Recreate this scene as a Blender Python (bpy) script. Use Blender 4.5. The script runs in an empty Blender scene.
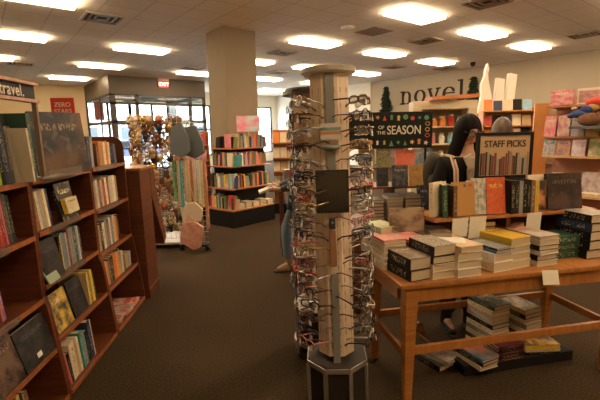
import bpy, bmesh, math, random
from mathutils import Matrix, Vector
random.seed(7)
SC = bpy.context.scene
COL = SC.collection
PI = math.pi
G = math.radians(38.5)          # the building's axes against the viewing direction
CAMH = 1.6
R_ = math.radians

# ---------------------------------------------------------------- camera
_P, _RO, _F = R_(9.5), R_(1.2), 400.0
_f = Vector((0, math.cos(_P), -math.sin(_P)))
_r0 = Vector((1, 0, 0)); _u0 = _r0.cross(_f)
_r = math.cos(_RO)*_r0 - math.sin(_RO)*_u0
_u = math.sin(_RO)*_r0 + math.cos(_RO)*_u0
ROT = Matrix.Rotation(-G, 4, 'Z')
cd = bpy.data.cameras.new('camera'); cd.sensor_width = 36; cd.lens = 24.0
cd.clip_start = 0.05; cd.clip_end = 400
cam = bpy.data.objects.new('camera', cd); COL.objects.link(cam)
_m = Matrix(((_r.x, _u.x, -_f.x, 0), (_r.y, _u.y, -_f.y, 0), (_r.z, _u.z, -_f.z, CAMH), (0, 0, 0, 1)))
cam.matrix_world = ROT @ _m
SC.camera = cam
SC.view_settings.view_transform = 'Standard'
SC.view_settings.look = 'None'
SC.view_settings.gamma = 1
SC.view_settings.exposure = 1.98
LIGHT_E = 7.0                    # ceiling panels
LIGHT_C = (1.0, 0.74, 0.46)
SKY_E = 6.5

w = bpy.data.worlds.new('daylight'); SC.world = w; w.use_nodes = True
nt = w.node_tree; bg = nt.nodes['Background']
sky = nt.nodes.new('ShaderNodeTexSky'); sky.sky_type = 'HOSEK_WILKIE'; sky.turbidity = 6
sky.sun_direction = Vector((-0.3, -0.5, 0.6)).normalized()
mxs = nt.nodes.new('ShaderNodeMix'); mxs.data_type = 'RGBA'; mxs.inputs[0].default_value = 0.8
nt.links.new(sky.outputs[0], mxs.inputs[6]); mxs.inputs[7].default_value = (0.9, 0.95, 1.0, 1)
nt.links.new(mxs.outputs[2], bg.inputs[0]); bg.inputs[1].default_value = SKY_E

# ---------------------------------------------------------------- frames
def M(x=0, y=0, z=0, rz=0):      # camera-yaw frame -> building frame
    return ROT @ Matrix.Translation((x, y, z)) @ Matrix.Rotation(R_(rz), 4, 'Z')
def BM(x=0, y=0, z=0, rz=0):     # building frame
    return Matrix.Translation((x, y, z)) @ Matrix.Rotation(R_(rz), 4, 'Z')
def T(x=0, y=0, z=0): return Matrix.Translation((x, y, z))
def RX(a): return Matrix.Rotation(R_(a), 4, 'X')
def RY(a): return Matrix.Rotation(R_(a), 4, 'Y')
def RZ(a): return Matrix.Rotation(R_(a), 4, 'Z')
def at(px, py, Y):               # a sight line at forward distance Y, in the camera-yaw frame
    d = _f + _r*(px-300)/_F + _u*(200-py)/_F
    d = d*(Y/d.y); return Vector((d.x, d.y, d.z+CAMH))
def onz(px, py, z):
    d = _f + _r*(px-300)/_F + _u*(200-py)/_F
    d = d*((z-CAMH)/d.z); return Vector((d.x, d.y, d.z+CAMH))

# ---------------------------------------------------------------- mesh builder
class MB:
    def __init__(s): s.v = []; s.f = []; s.m = []
    def add(s, vs, fs, mi=0, mt=None):
        n = len(s.v)
        s.v += [tuple(mt @ Vector(p)) if mt is not None else tuple(p) for p in vs]
        s.f += [tuple(i+n for i in f) for f in fs]; s.m += [mi]*len(fs)
        return s
    def box(s, x0, y0, z0, x1, y1, z1, mi=0, mt=None):
        vs = [(x0,y0,z0),(x1,y0,z0),(x1,y1,z0),(x0,y1,z0),(x0,y0,z1),(x1,y0,z1),(x1,y1,z1),(x0,y1,z1)]
        return s.add(vs, [(0,3,2,1),(4,5,6,7),(0,1,5,4),(1,2,6,5),(2,3,7,6),(3,0,4,7)], mi, mt)
    def taper(s, x0, y0, x1, y1, z0, z1, dx, dy, mi=0, mt=None):  # box narrower at the bottom
        vs = [(x0+dx,y0+dy,z0),(x1-dx,y0+dy,z0),(x1-dx,y1-dy,z0),(x0+dx,y1-dy,z0),(x0,y0,z1),(x1,y0,z1),(x1,y1,z1),(x0,y1,z1)]
        return s.add(vs, [(0,3,2,1),(4,5,6,7),(0,1,5,4),(1,2,6,5),(2,3,7,6),(3,0,4,7)], mi, mt)
    def prism(s, poly, a0, a1, axis='z', mi=0, mt=None):
        n = len(poly)
        def P(u, v, w):
            return {'z': (u, v, w), 'y': (u, w, v), 'x': (w, u, v)}[axis]
        vs = [P(u, v, a0) for u, v in poly]+[P(u, v, a1) for u, v in poly]
        fs = [tuple(range(n))[::-1], tuple(range(n, 2*n))]+[(i, (i+1) % n, n+(i+1) % n, n+i) for i in range(n)]
        return s.add(vs, fs, mi, mt)
    def tube(s, path, r, n=8, mi=0, mt=None, closed=False):
        path = [Vector(p) for p in path]; rs = r if isinstance(r, (list, tuple)) else [r]*len(path)
        vs = []; fs = []; k = len(path); prev = None
        for i, p in enumerate(path):
            if closed: t = path[(i+1) % k]-path[i-1]
            else: t = path[min(i+1, k-1)]-path[max(i-1, 0)]
            t.normalize()
            a = prev if prev is not None else (Vector((0, 0, 1)) if abs(t.z) < .9 else Vector((1, 0, 0)))
            a = (a-t*a.dot(t)); a.normalize(); prev = a; b = t.cross(a)
            for j in range(n):
                q = 2*PI*j/n; vs.append(p+(a*math.cos(q)+b*math.sin(q))*rs[i])
        for i in range(k if closed else k-1):
            i2 = (i+1) % k
            for j in range(n): fs.append((i*n+j, i*n+(j+1) % n, i2*n+(j+1) % n, i2*n+j))
        if not closed: fs += [tuple(range(n))[::-1], tuple((k-1)*n+j for j in range(n))]
        return s.add(vs, fs, mi, mt)
    def lathe(s, prof, n=24, mi=0, mt=None, a0=0, a1=360):
        full = abs(a1-a0) >= 360; k = n if full else n+1; vs = []; fs = []
        for r, z in prof:
            for j in range(k):
                q = R_(a0+(a1-a0)*j/n); vs.append((r*math.cos(q), r*math.sin(q), z))
        for i in range(len(prof)-1):
            for j in range(n):
                j2 = (j+1) % k; fs.append((i*k+j, i*k+j2, (i+1)*k+j2, (i+1)*k+j))
        return s.add(vs, fs, mi, mt)
    def ball(s, c, rx, ry=None, rz=None, n=12, mi=0, mt=None):
        ry = ry or rx; rz = rz or rx; vs = []; fs = []
        for i in range(n//2+1):
            th = PI*i/(n//2)
            for j in range(n):
                q = 2*PI*j/n; vs.append((c[0]+rx*math.sin(th)*math.cos(q), c[1]+ry*math.sin(th)*math.sin(q), c[2]+rz*math.cos(th)))
        for i in range(n//2):
            for j in range(n):
                fs.append((i*n+j, (i+1)*n+j, (i+1)*n+(j+1) % n, i*n+(j+1) % n))
        return s.add(vs, fs, mi, mt)
    def mesh(s, name, mats, smooth=False):
        me = bpy.data.meshes.new(name); me.from_pydata(s.v, [], s.f)
        for m in (mats if isinstance(mats, (list, tuple)) else [mats]): me.materials.append(m)
        me.polygons.foreach_set('material_index', s.m)
        bm = bmesh.new(); bm.from_mesh(me); bmesh.ops.remove_doubles(bm, verts=bm.verts, dist=1e-6)
        bmesh.ops.recalc_face_normals(bm, faces=bm.faces)
        bm.to_mesh(me); bm.free()
        if smooth: me.polygons.foreach_set('use_smooth', [True]*len(me.polygons))
        me.update(); return me
    def build(s, name, mats, parent=None, mw=None, smooth=False, bevel=0, label=None):
        o = bpy.data.objects.new(name, s.mesh(name, mats, smooth)); COL.objects.link(o)
        if parent is not None: o.parent = parent
        if mw is not None:
            if parent is not None: o.matrix_local = mw
            else: o.matrix_world = mw
        if bevel:
            b = o.modifiers.new('bevel', 'BEVEL'); b.width = bevel; b.segments = 2; b.limit_method = 'ANGLE'
        if label: o['label'] = label
        return o

LABELS = {}
def tag(o, label, cat, group=None, kind=None):
    o['label'] = label; o['category'] = cat
    if group: o['group'] = group
    if kind: o['kind'] = kind
    LABELS.setdefault(label, []).append(o.name)
    return o
def struct(o): o['kind'] = 'structure'; return o
def thing(name, label, cat, mw, group=None):
    o = bpy.data.objects.new(name, None); COL.objects.link(o); o.empty_display_size = .05
    o.matrix_world = mw; return tag(o, label, cat, group)
def dup(root, mw, label, group=None):
    r = root.copy(); COL.objects.link(r); r.matrix_world = mw; r['label'] = label
    LABELS.setdefault(label, []).append(r.name)
    if group: r['group'] = group
    for ch in list(root.children):
        c = ch.copy(); COL.objects.link(c); c.parent = r
        for g in list(ch.children):
            d = g.copy(); COL.objects.link(d); d.parent = c
    return r
ORD = ['first', 'second', 'third', 'fourth', 'fifth', 'sixth', 'seventh', 'eighth', 'ninth', 'tenth', 'eleventh', 'twelfth',
       'thirteenth', 'fourteenth', 'fifteenth', 'sixteenth', 'seventeenth', 'eighteenth', 'nineteenth', 'twentieth', 'twenty-first', 'twenty-second', 'twenty-third', 'twenty-fourth']

# ---------------------------------------------------------------- materials
def nodes(name):
    m = bpy.data.materials.new(name); m.use_nodes = True
    return m, m.node_tree, m.node_tree.nodes['Principled BSDF']
MC = {}
def mat(name, c, rough=.5, metal=0, var=.12, scale=8, bump=0, spec=None, coat=0):
    if name in MC: return MC[name]
    m, t, p = nodes(name); N = t.nodes; L = t.links
    tc = N.new('ShaderNodeTexCoord'); no = N.new('ShaderNodeTexNoise'); no.inputs['Scale'].default_value = scale; no.inputs['Detail'].default_value = 4
    L.new(tc.outputs['Object'], no.inputs['Vector'])
    mx = N.new('ShaderNodeMix'); mx.data_type = 'RGBA'
    mx.inputs[6].default_value = (*[max(0, x*(1-var)) for x in c], 1); mx.inputs[7].default_value = (*[min(1, x*(1+var)) for x in c], 1)
    L.new(no.outputs[0], mx.inputs[0]); L.new(mx.outputs[2], p.inputs['Base Color'])
    p.inputs['Roughness'].default_value = rough; p.inputs['Metallic'].default_value = metal
    if spec is None and sum(c) < .1: spec = .22
    if spec is not None: p.inputs['Specular IOR Level'].default_value = spec
    if coat: p.inputs['Coat Weight'].default_value = coat
    if bump:
        b = N.new('ShaderNodeBump'); b.inputs['Strength'].default_value = bump; b.inputs['Distance'].default_value = .01
        L.new(no.outputs[0], b.inputs['Height']); L.new(b.outputs[0], p.inputs['Normal'])
    MC[name] = m; return m
def wood(name, a, b, rough=.38, stretch=(1, 1, 12), scale=3):
    m, t, p = nodes(name); N = t.nodes; L = t.links
    tc = N.new('ShaderNodeTexCoord'); mp = N.new('ShaderNodeMapping'); mp.inputs['Scale'].default_value = stretch
    no = N.new('ShaderNodeTexNoise'); no.inputs['Scale'].default_value = scale; no.inputs['Detail'].default_value = 6; no.inputs['Distortion'].default_value = .8
    L.new(tc.outputs['Object'], mp.inputs[0]); L.new(mp.outputs[0], no.inputs['Vector'])
    r = N.new('ShaderNodeValToRGB'); r.color_ramp.elements[0].color = (*a, 1); r.color_ramp.elements[1].color = (*b, 1)
    r.color_ramp.elements[0].position = .35; r.color_ramp.elements[1].position = .68
    L.new(no.outputs[0], r.inputs[0]); L.new(r.outputs[0], p.inputs['Base Color']); p.inputs['Roughness'].default_value = rough
    return m
def emis(name, c, e):
    m, t, p = nodes(name); p.inputs['Base Color'].default_value = (*c, 1)
    no = t.nodes.new('ShaderNodeTexNoise'); no.inputs['Scale'].default_value = 3
    mx = t.nodes.new('ShaderNodeMix'); mx.data_type = 'RGBA'; mx.inputs[6].default_value = (*c, 1); mx.inputs[7].default_value = (*[x*.95 for x in c], 1)
    t.links.new(no.outputs[0], mx.inputs[0]); t.links.new(mx.outputs[2], p.inputs['Emission Color']); p.inputs['Emission Strength'].default_value = e
    return m
def glassy(name, tint, refl=.12, rough=.05, op=0.0, ior=1.45):
    m = bpy.data.materials.new(name); m.use_nodes = True; t = m.node_tree; N = t.nodes; L = t.links; N.clear()
    o = N.new('ShaderNodeOutputMaterial'); tr = N.new('ShaderNodeBsdfTransparent'); tr.inputs[0].default_value = (*tint, 1)
    gl = N.new('ShaderNodeBsdfGlossy'); gl.inputs['Roughness'].default_value = rough
    fr = N.new('ShaderNodeFresnel'); fr.inputs[0].default_value = ior
    ad = N.new('ShaderNodeMath'); ad.operation = 'ADD'; ad.inputs[1].default_value = refl*.4; ge = N.new('ShaderNodeNewGeometry'); iv = N.new('ShaderNodeMath'); iv.operation = 'SUBTRACT'; iv.inputs[0].default_value = 1; L.new(ge.outputs['Backfacing'], iv.inputs[1])
    L.new(fr.outputs[0], ad.inputs[0]); fm = N.new('ShaderNodeMath'); fm.operation = 'MULTIPLY'; L.new(ad.outputs[0], fm.inputs[0]); L.new(iv.outputs[0], fm.inputs[1])
    mx = N.new('ShaderNodeMixShader'); L.new(fm.outputs[0], mx.inputs[0]); L.new(tr.outputs[0], mx.inputs[1]); L.new(gl.outputs[0], mx.inputs[2])
    if op:
        df = N.new('ShaderNodeBsdfDiffuse'); df.inputs[0].default_value = (*tint, 1); m2 = N.new('ShaderNodeMixShader'); m2.inputs[0].default_value = op
        L.new(mx.outputs[0], m2.inputs[1]); L.new(df.outputs[0], m2.inputs[2]); L.new(m2.outputs[0], o.inputs[0])
    else: L.new(mx.outputs[0], o.inputs[0])
    return m
CN = {'cream': (.72,.62,.44), 'white': (.78,.74,.66), 'red': (.5,.05,.035), 'dark red': (.22,.03,.025), 'pink': (.65,.22,.26), 'orange': (.72,.24,.05),
      'yellow': (.72,.5,.06), 'lime green': (.3,.45,.06), 'green': (.1,.24,.1), 'dark green': (.03,.08,.05), 'teal': (.06,.28,.27), 'blue': (.08,.17,.4),
      'navy': (.025,.04,.1), 'grey-blue': (.25,.32,.4), 'grey': (.3,.29,.27), 'black': (.011,.010,.010), 'brown': (.2,.1,.05), 'tan': (.5,.36,.2),
      'purple': (.2,.09,.28), 'maroon': (.14,.025,.035), 'pale green': (.42,.52,.36), 'gold': (.55,.36,.08), 'lavender': (.4,.33,.55), 'sky blue': (.28,.5,.66), 'olive': (.2,.19,.07)}
def ink(c): return (.75,.68,.5) if sum(c) < .9 else (.08,.05,.05)
def spine_mat(cn):
    k = 'spine '+cn
    if k in MC: return MC[k]
    c = CN[cn]; m, t, p = nodes(k); N = t.nodes; L = t.links
    tc = N.new('ShaderNodeTexCoord'); mp = N.new('ShaderNodeMapping'); mp.inputs['Scale'].default_value = (2, 60, 5)
    no = N.new('ShaderNodeTexNoise'); no.inputs['Scale'].default_value = 1; no.inputs['Detail'].default_value = 1
    oi = N.new('ShaderNodeObjectInfo'); cx = N.new('ShaderNodeCombineXYZ'); mu = N.new('ShaderNodeMath'); mu.operation = 'MULTIPLY'; mu.inputs[1].default_value = 50
    L.new(oi.outputs['Random'], mu.inputs[0]); L.new(mu.outputs[0], cx.inputs[0]); L.new(cx.outputs[0], mp.inputs['Location'])
    L.new(tc.outputs['Generated'], mp.inputs[0]); L.new(mp.outputs[0], no.inputs['Vector'])
    sp = N.new('ShaderNodeSeparateXYZ'); L.new(tc.outputs['Generated'], sp.inputs[0])
    gt = N.new('ShaderNodeMath'); gt.operation = 'GREATER_THAN'; gt.inputs[1].default_value = .61; L.new(no.outputs[0], gt.inputs[0])
    # lettering only in the middle of the spine
    a = N.new('ShaderNodeMath'); a.operation = 'COMPARE'; a.inputs[1].default_value = .52; a.inputs[2].default_value = .33; L.new(sp.outputs[1], a.inputs[0])
    b = N.new('ShaderNodeMath'); b.operation = 'COMPARE'; b.inputs[1].default_value = .5; b.inputs[2].default_value = .28; L.new(sp.outputs[2], b.inputs[0])
    m1 = N.new('ShaderNodeMath'); m1.operation = 'MULTIPLY'; L.new(gt.outputs[0], m1.inputs[0]); L.new(a.outputs[0], m1.inputs[1])
    m2 = N.new('ShaderNodeMath'); m2.operation = 'MULTIPLY'; L.new(m1.outputs[0], m2.inputs[0]); L.new(b.outputs[0], m2.inputs[1])
    mx = N.new('ShaderNodeMix'); mx.data_type = 'RGBA'; L.new(m2.outputs[0], mx.inputs[0]); mx.inputs[6].default_value = (*c, 1); mx.inputs[7].default_value = (*ink(c), 1)
    hs = N.new('ShaderNodeHueSaturation'); mr = N.new('ShaderNodeMapRange'); mr.inputs[3].default_value = .7; mr.inputs[4].default_value = 1.25
    L.new(oi.outputs['Random'], mr.inputs[0]); L.new(mr.outputs[0], hs.inputs['Value']); L.new(mx.outputs[2], hs.inputs['Color'])
    L.new(hs.outputs[0], p.inputs['Base Color']); p.inputs['Roughness'].default_value = .42; p.inputs['Specular IOR Level'].default_value = .3
    MC[k] = m; return m
ART = 0
def art_mat(c1, c2, c3=None, scale=4, style='noise'):
    """a printed cover: two- or three-tone picture with a lettering band"""
    c3 = c3 or ink(c1); k = 'art%s%s%s%s%s' % (c1, c2, c3, scale, style)
    if k in MC: return MC[k]
    global ART; ART += 1
    m, t, p = nodes('printed_cover_%d' % ART); N = t.nodes; L = t.links
    tc = N.new('ShaderNodeTexCoord'); sp = N.new('ShaderNodeSeparateXYZ'); L.new(tc.outputs['Generated'], sp.inputs[0])
    oi = N.new('ShaderNodeObjectInfo'); mp = N.new('ShaderNodeMapping'); cx = N.new('ShaderNodeCombineXYZ')
    mu = N.new('ShaderNodeMath'); mu.operation = 'MULTIPLY'; mu.inputs[1].default_value = 30; L.new(oi.outputs['Random'], mu.inputs[0]); L.new(mu.outputs[0], cx.inputs[2])
    L.new(tc.outputs['Generated'], mp.inputs[0]); L.new(cx.outputs[0], mp.inputs['Location'])
    if style == 'noise':
        no = N.new('ShaderNodeTexNoise'); no.inputs['Scale'].default_value = scale; no.inputs['Detail'].default_value = 3; src = no.outputs[0]; th = .52
    elif style == 'voronoi':
        no = N.new('ShaderNodeTexVoronoi'); no.inputs['Scale'].default_value = scale*2; src = no.outputs['Distance']; th = .36
    elif style == 'wave':
        no = N.new('ShaderNodeTexWave'); no.inputs['Scale'].default_value = scale; no.inputs['Distortion'].default_value = 3; src = no.outputs['Fac']; th = .6
    L.new(mp.outputs[0], no.inputs['Vector'])
    r = N.new('ShaderNodeValToRGB'); e = r.color_ramp.elements; e[0].position = th-.12; e[0].color = (*c1, 1); e[1].position = th+.1; e[1].color = (*c2, 1)
    L.new(src, r.inputs[0])
    n3 = N.new('ShaderNodeTexNoise'); n3.inputs['Scale'].default_value = scale*3.3; n3.inputs['Detail'].default_value = 5; L.new(mp.outputs[0], n3.inputs['Vector'])
    r3 = N.new('ShaderNodeValToRGB'); q = r3.color_ramp.elements; q[0].position = .54; q[0].color = (0, 0, 0, 1); q[1].position = .66; q[1].color = (.75, .75, .75, 1); L.new(n3.outputs[0], r3.inputs[0])
    m3 = N.new('ShaderNodeMix'); m3.data_type = 'RGBA'; L.new(r3.outputs[0], m3.inputs[0]); L.new(r.outputs[0], m3.inputs[6]); m3.inputs[7].default_value = (*[(a+b_)/2 for a, b_ in zip(c3, c1)], 1)
    b_ = 0; r = m3
    n2 = N.new('ShaderNodeTexNoise'); mp2 = N.new('ShaderNodeMapping'); mp2.inputs['Scale'].default_value = (30, 16, 1); L.new(tc.outputs['Generated'], mp2.inputs[0]); L.new(cx.outputs[0], mp2.inputs['Location'])
    L.new(mp2.outputs[0], n2.inputs['Vector']); n2.inputs['Scale'].default_value = 1; n2.inputs['Detail'].default_value = 0
    g = N.new('ShaderNodeMath'); g.operation = 'GREATER_THAN'; g.inputs[1].default_value = .53; L.new(n2.outputs[0], g.inputs[0])
    b1 = N.new('ShaderNodeMath'); b1.operation = 'COMPARE'; b1.inputs[1].default_value = .76; b1.inputs[2].default_value = .055; L.new(sp.outputs[1], b1.inputs[0])
    b2 = N.new('ShaderNodeMath'); b2.operation = 'COMPARE'; b2.inputs[1].default_value = .5; b2.inputs[2].default_value = .36; L.new(sp.outputs[0], b2.inputs[0])
    x1 = N.new('ShaderNodeMath'); x1.operation = 'MULTIPLY'; L.new(g.outputs[0], x1.inputs[0]); L.new(b1.outputs[0], x1.inputs[1])
    x2 = N.new('ShaderNodeMath'); x2.operation = 'MULTIPLY'; L.new(x1.outputs[0], x2.inputs[0]); L.new(b2.outputs[0], x2.inputs[1])
    mx = N.new('ShaderNodeMix'); mx.data_type = 'RGBA'; L.new(x2.outputs[0], mx.inputs[0]); L.new(r.outputs[2], mx.inputs[6]); mx.inputs[7].default_value = (*c3, 1)
    L.new(mx.outputs[2], p.inputs['Base Color']); p.inputs['Roughness'].default_value = .35
    MC[k] = m; return m
def pages_mat():
    if 'pages' in MC: return MC['pages']
    m, t, p = nodes('page_edges'); N = t.nodes; L = t.links
    tc = N.new('ShaderNodeTexCoord'); mp = N.new('ShaderNodeMapping'); mp.inputs['Scale'].default_value = (3, 3, 600)
    no = N.new('ShaderNodeTexNoise'); no.inputs['Scale'].default_value = 1; L.new(tc.outputs['Object'], mp.inputs[0]); L.new(mp.outputs[0], no.inputs['Vector'])
    mx = N.new('ShaderNodeMix'); mx.data_type = 'RGBA'; mx.inputs[6].default_value = (.40,.32,.21,1); mx.inputs[7].default_value = (.66,.54,.38,1)
    L.new(no.outputs[0], mx.inputs[0]); L.new(mx.outputs[2], p.inputs['Base Color']); p.inputs['Roughness'].default_value = .8
    MC['pages'] = m; return m

CHERRY = wood('cherry_wood', (.085,.023,.008), (.15,.042,.015), .4, (1,1,14))
CHERRYL = wood('cherry_edge', (.26,.08,.024), (.36,.125,.04), .35, (14,1,1))
CHERRYD = wood('cherry_back_panel', (.05,.015,.009), (.08,.024,.012), .5, (1,1,10))
MAPLE = wood('honey_wood', (.33,.125,.03), (.44,.185,.05), .3, (12,1,1), 2.5)
MAPLEV = wood('honey_wood_upright', (.33,.125,.03), (.44,.185,.05), .3, (1,1,12), 2.5)
BLACKM = mat('black_metal', (.02,.02,.02), .4, .3)
SILVER = mat('brushed_metal', (.5,.47,.42), .35, .8, .05)
GREYM = mat('grey_column_strip', (.28,.28,.26), .45, .2, .05)
PAPER = mat('white_card', (.8,.76,.68), .7, 0, .03)
BLACKP = mat('black_plinth', (.012,.012,.013), .6)
ACRYL = glassy('clear_acrylic', (.9,.88,.84), .2, .08, .07)

# ---------------------------------------------------------------- books
BOOKS = []
def book(mw, mode, t, w, h, cn, label, cat='book', group=None, art=None, lean=0, rot=0, far=False, name='book', tilt=0):
    """canonical: lying, spine on -x, length along y, z 0..t"""
    cm = spine_mat(cn); am = art or cm; c = min(.0035, t*.16)
    if mode == 'flat': L = RZ(rot)
    elif mode == 'face': L = RZ(rot) @ RX(90-lean) @ T(0, h/2, 0)
    else: L = RZ(rot) @ T(0, 0, 0) @ RY(lean) @ RZ(90) @ RX(90) @ T(0, h/2, -t/2)
    if tilt: L = L @ RZ(tilt)
    b = MB()
    b.box(-w/2, -h/2, 0, w/2, h/2, c); b.box(-w/2, -h/2, t-c, w/2, h/2, t, 1); b.box(-w/2, -h/2, c, -w/2+c, h/2, t-c)
    if far:
        b.box(-w/2+c, -h/2+c, c, w/2-c, h/2-c, t-c, 2)
        o = b.build(name, [cm, am, pages_mat()], None, mw @ L)
    else:
        o = b.build(name, [cm, am], None, mw @ L)
        MB().box(-w/2+c, -h/2+c, c, w/2-c, h/2-c, t-c).build('pages', pages_mat(), o)
    BOOKS.append((o, cn, art, far))
    return tag(o, label, cat, group)

# ================================================================ THE ROOM (building frame)
XW, YW, CH = 14.3, 20.0, 3.8
X0, Y0 = -5.0, -4.5
# carpet
m, t, p = nodes('dark_carpet'); N = t.nodes; L = t.links
tc = N.new('ShaderNodeTexCoord'); n1 = N.new('ShaderNodeTexNoise'); n1.inputs['Scale'].default_value = 90; n1.inputs['Detail'].default_value = 3
n2 = N.new('ShaderNodeTexNoise'); n2.inputs['Scale'].default_value = 1.2; L.new(tc.outputs['Object'], n1.inputs[0]); L.new(tc.outputs['Object'], n2.inputs[0])
r = N.new('ShaderNodeValToRGB'); r.color_ramp.elements[0].color = (.03,.019,.010,1); r.color_ramp.elements[1].color = (.085,.054,.028,1); r.color_ramp.elements[0].position = .35; r.color_ramp.elements[1].position = .65
mx = N.new('ShaderNodeMix'); mx.data_type = 'RGBA'; mx.blend_type = 'MULTIPLY'; mx.inputs[0].default_value = .35
L.new(n1.outputs[0], r.inputs[0]); L.new(r.outputs[0], mx.inputs[6]); L.new(n2.outputs[0], mx.inputs[7]); L.new(mx.outputs[2], p.inputs['Base Color'])
p.inputs['Roughness'].default_value = .95; p.inputs['Specular IOR Level'].default_value = .15
b = N.new('ShaderNodeBump'); b.inputs['Strength'].default_value = .5; b.inputs['Distance'].default_value = .004; L.new(n1.outputs[0], b.inputs['Height']); L.new(b.outputs[0], p.inputs['Normal'])
struct(MB().box(X0, Y0, -.1, XW, YW, 0).build('floor', m))
# ceiling tiles
m, t, p = nodes('ceiling_tiles'); N = t.nodes; L = t.links
tc = N.new('ShaderNodeTexCoord'); mp = N.new('ShaderNodeMapping'); mp.inputs['Location'].default_value = (.0, .31, 0)
br = N.new('ShaderNodeTexBrick'); br.offset = 0; br.squash = 1; br.inputs['Scale'].default_value = 1; br.inputs['Mortar Size'].default_value = .012; br.inputs['Brick Width'].default_value = .65; br.inputs['Row Height'].default_value = .61
br.inputs['Color1'].default_value = (.90,.85,.78,1); br.inputs['Color2'].default_value = (.87,.82,.75,1); br.inputs['Mortar'].default_value = (.66,.6,.54,1); br.inputs['Mortar Smooth'].default_value = .3
no = N.new('ShaderNodeTexNoise'); no.inputs['Scale'].default_value = 60
mx = N.new('ShaderNodeMix'); mx.data_type = 'RGBA'; mx.blend_type = 'MULTIPLY'; mx.inputs[0].default_value = .06
L.new(tc.outputs['Object'], mp.inputs[0]); L.new(mp.outputs[0], br.inputs[0]); L.new(tc.outputs['Object'], no.inputs[0])
L.new(br.outputs[0], mx.inputs[6]); L.new(no.outputs[0], mx.inputs[7]); L.new(mx.outputs[2], p.inputs['Base Color']); p.inputs['Roughness'].default_value = .9
struct(MB().box(X0, Y0, CH, XW, YW, CH+.1).build('ceiling', m))
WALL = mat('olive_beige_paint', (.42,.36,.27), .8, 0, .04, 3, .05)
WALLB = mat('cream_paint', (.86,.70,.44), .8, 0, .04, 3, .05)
WALLW = mat('pale_paint', (.72,.70,.62), .8, 0, .03, 3)
TRIM = mat('dark_bronze_frame', (.06,.052,.042), .4, .3, .1)
SOFF = mat('dark_taupe_panel', (.10,.078,.056), .45, .1, .12, 2)
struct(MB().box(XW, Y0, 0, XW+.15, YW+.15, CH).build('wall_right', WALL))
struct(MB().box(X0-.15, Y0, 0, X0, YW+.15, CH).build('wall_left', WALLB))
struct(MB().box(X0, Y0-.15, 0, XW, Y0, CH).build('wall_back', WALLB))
struct(MB().box(XW-.06, 12.6, 0, XW, YW, CH).build('wall_right_return', WALLW))
# front wall with openings: vestibule (3.95..7.7) and shop windows
fw = MB().box(X0, YW, 0, 3.95, YW+.2, CH, 0)
fw.box(7.7, YW, 3.15, XW, YW+.2, CH, 1).box(7.7, YW, 0, XW, YW+.2, .5, 1).box(7.7, YW, .5, 8.0, YW+.2, 3.15, 1).box(13.9, YW, .5, XW, YW+.2, 3.15, 1)
fw.box(3.95, YW, 3.15, 7.7, YW+.2, CH, 1)
struct(fw.build('wall_front', [WALLB, WALLW]))
struct(MB().box(X0, YW-.02, 0, 3.9, YW, .12).build('baseboard_front', TRIM))
struct(MB().box(XW-.02, Y0, 0, XW, 12.6, .12).build('baseboard_right', TRIM))
PANE = glassy('window_glass', (.9,.93,.93), .05, .02)
PANE2 = glassy('tinted_glass', (.78,.82,.84), .06, .02, 0.0, 1.1)
n = 0
for x0, x1 in ((8.0, 9.95), (9.95, 11.95), (11.95, 13.9)):
    n += 1; f = MB()
    for a, bb in ((x0, x0+.07), (x1-.07, x1)): f.box(a, YW+.03, .5, bb, YW+.13, 3.15)
    for a, bb in ((.5, .58), (1.85, 1.93), (3.07, 3.15)): f.box(x0, YW+.03, a, x1, YW+.13, bb)
    o = struct(f.build('window_%d' % n, TRIM)); MB().box(x0+.05, YW+.07, .52, x1-.05, YW+.085, 3.1).build('pane', PANE, o)
# vestibule: a dark glazed box inside the room
VX0, VX1, VY = 3.95, 7.7, 15.9
v = MB().box(VX0, VY, 3.16, VX1, VY+.12, CH-.002).box(VX0, VY+.12, 3.16, VX0+.12, YW, CH-.002).box(VX1-.12, VY+.12, 3.16, VX1, YW, CH-.002)
struct(v.build('wall_vestibule_header', SOFF))
def glazed(name, axis, fix, a, b_, mull, z1=3.16, rails=(0.0, 1.05, 2.1, 2.62), pane=PANE2):
    f = MB()
    def bx(u0, z0, u1, z1_):
        if axis == 'x': f.box(u0, fix, z0, u1, fix+.09, z1_)
        else: f.box(fix+.02, u0, z0, fix+.06, u1, z1_)
    for u, w_ in mull: bx(u, 0, u+w_, z1)
    for z in rails: bx(a, z, b_, z+.09)
    bx(a, z1-.06, b_, z1)
    o = struct(f.build(name, TRIM))
    g = MB()
    if axis == 'x': g.box(a, fix+.04, .05, b_, fix+.05, z1-.02)
    else: g.box(fix+.04, a, .05, fix+.05, b_, z1-.02)
    g.build('pane', pane, o); return o
glazed('window_4', 'x', VY+.01, VX0, VX1, [(VX0, .2), (4.85, .12), (6.95, .14), (7.56, .14)], rails=(0, 2.1, 2.78))
glazed('window_5', 'y', VX0+.01, VY+.1, YW, [(VY+.1, .08), (17.6, .1), (YW-.1, .1)], rails=(0, 1.05, 2.1))
glazed('window_6', 'y', VX1-.1, VY+.1, YW, [(VY+.1, .1), (17.4, .12), (YW-.1, .1)], rails=(0, 1.05, 2.1))
glazed('door_1', 'x', YW+.02, VX0, VX1, [(VX0, .05), (4.8, .1), (5.75, .14), (6.8, .1), (VX1-.12, .12)], rails=(0, 1.0, 2.15), pane=PANE)
# the square pillar
PILL = mat('taupe_pillar_paint', (.28,.22,.15), .75, 0, .04, 3)
struct(MB().box(4.22, 7.73, 0, 5.0, 8.5, CH-.001).box(4.2, 7.71, 0, 5.02, 8.52, .14).build('wall_pillar', PILL))
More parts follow.
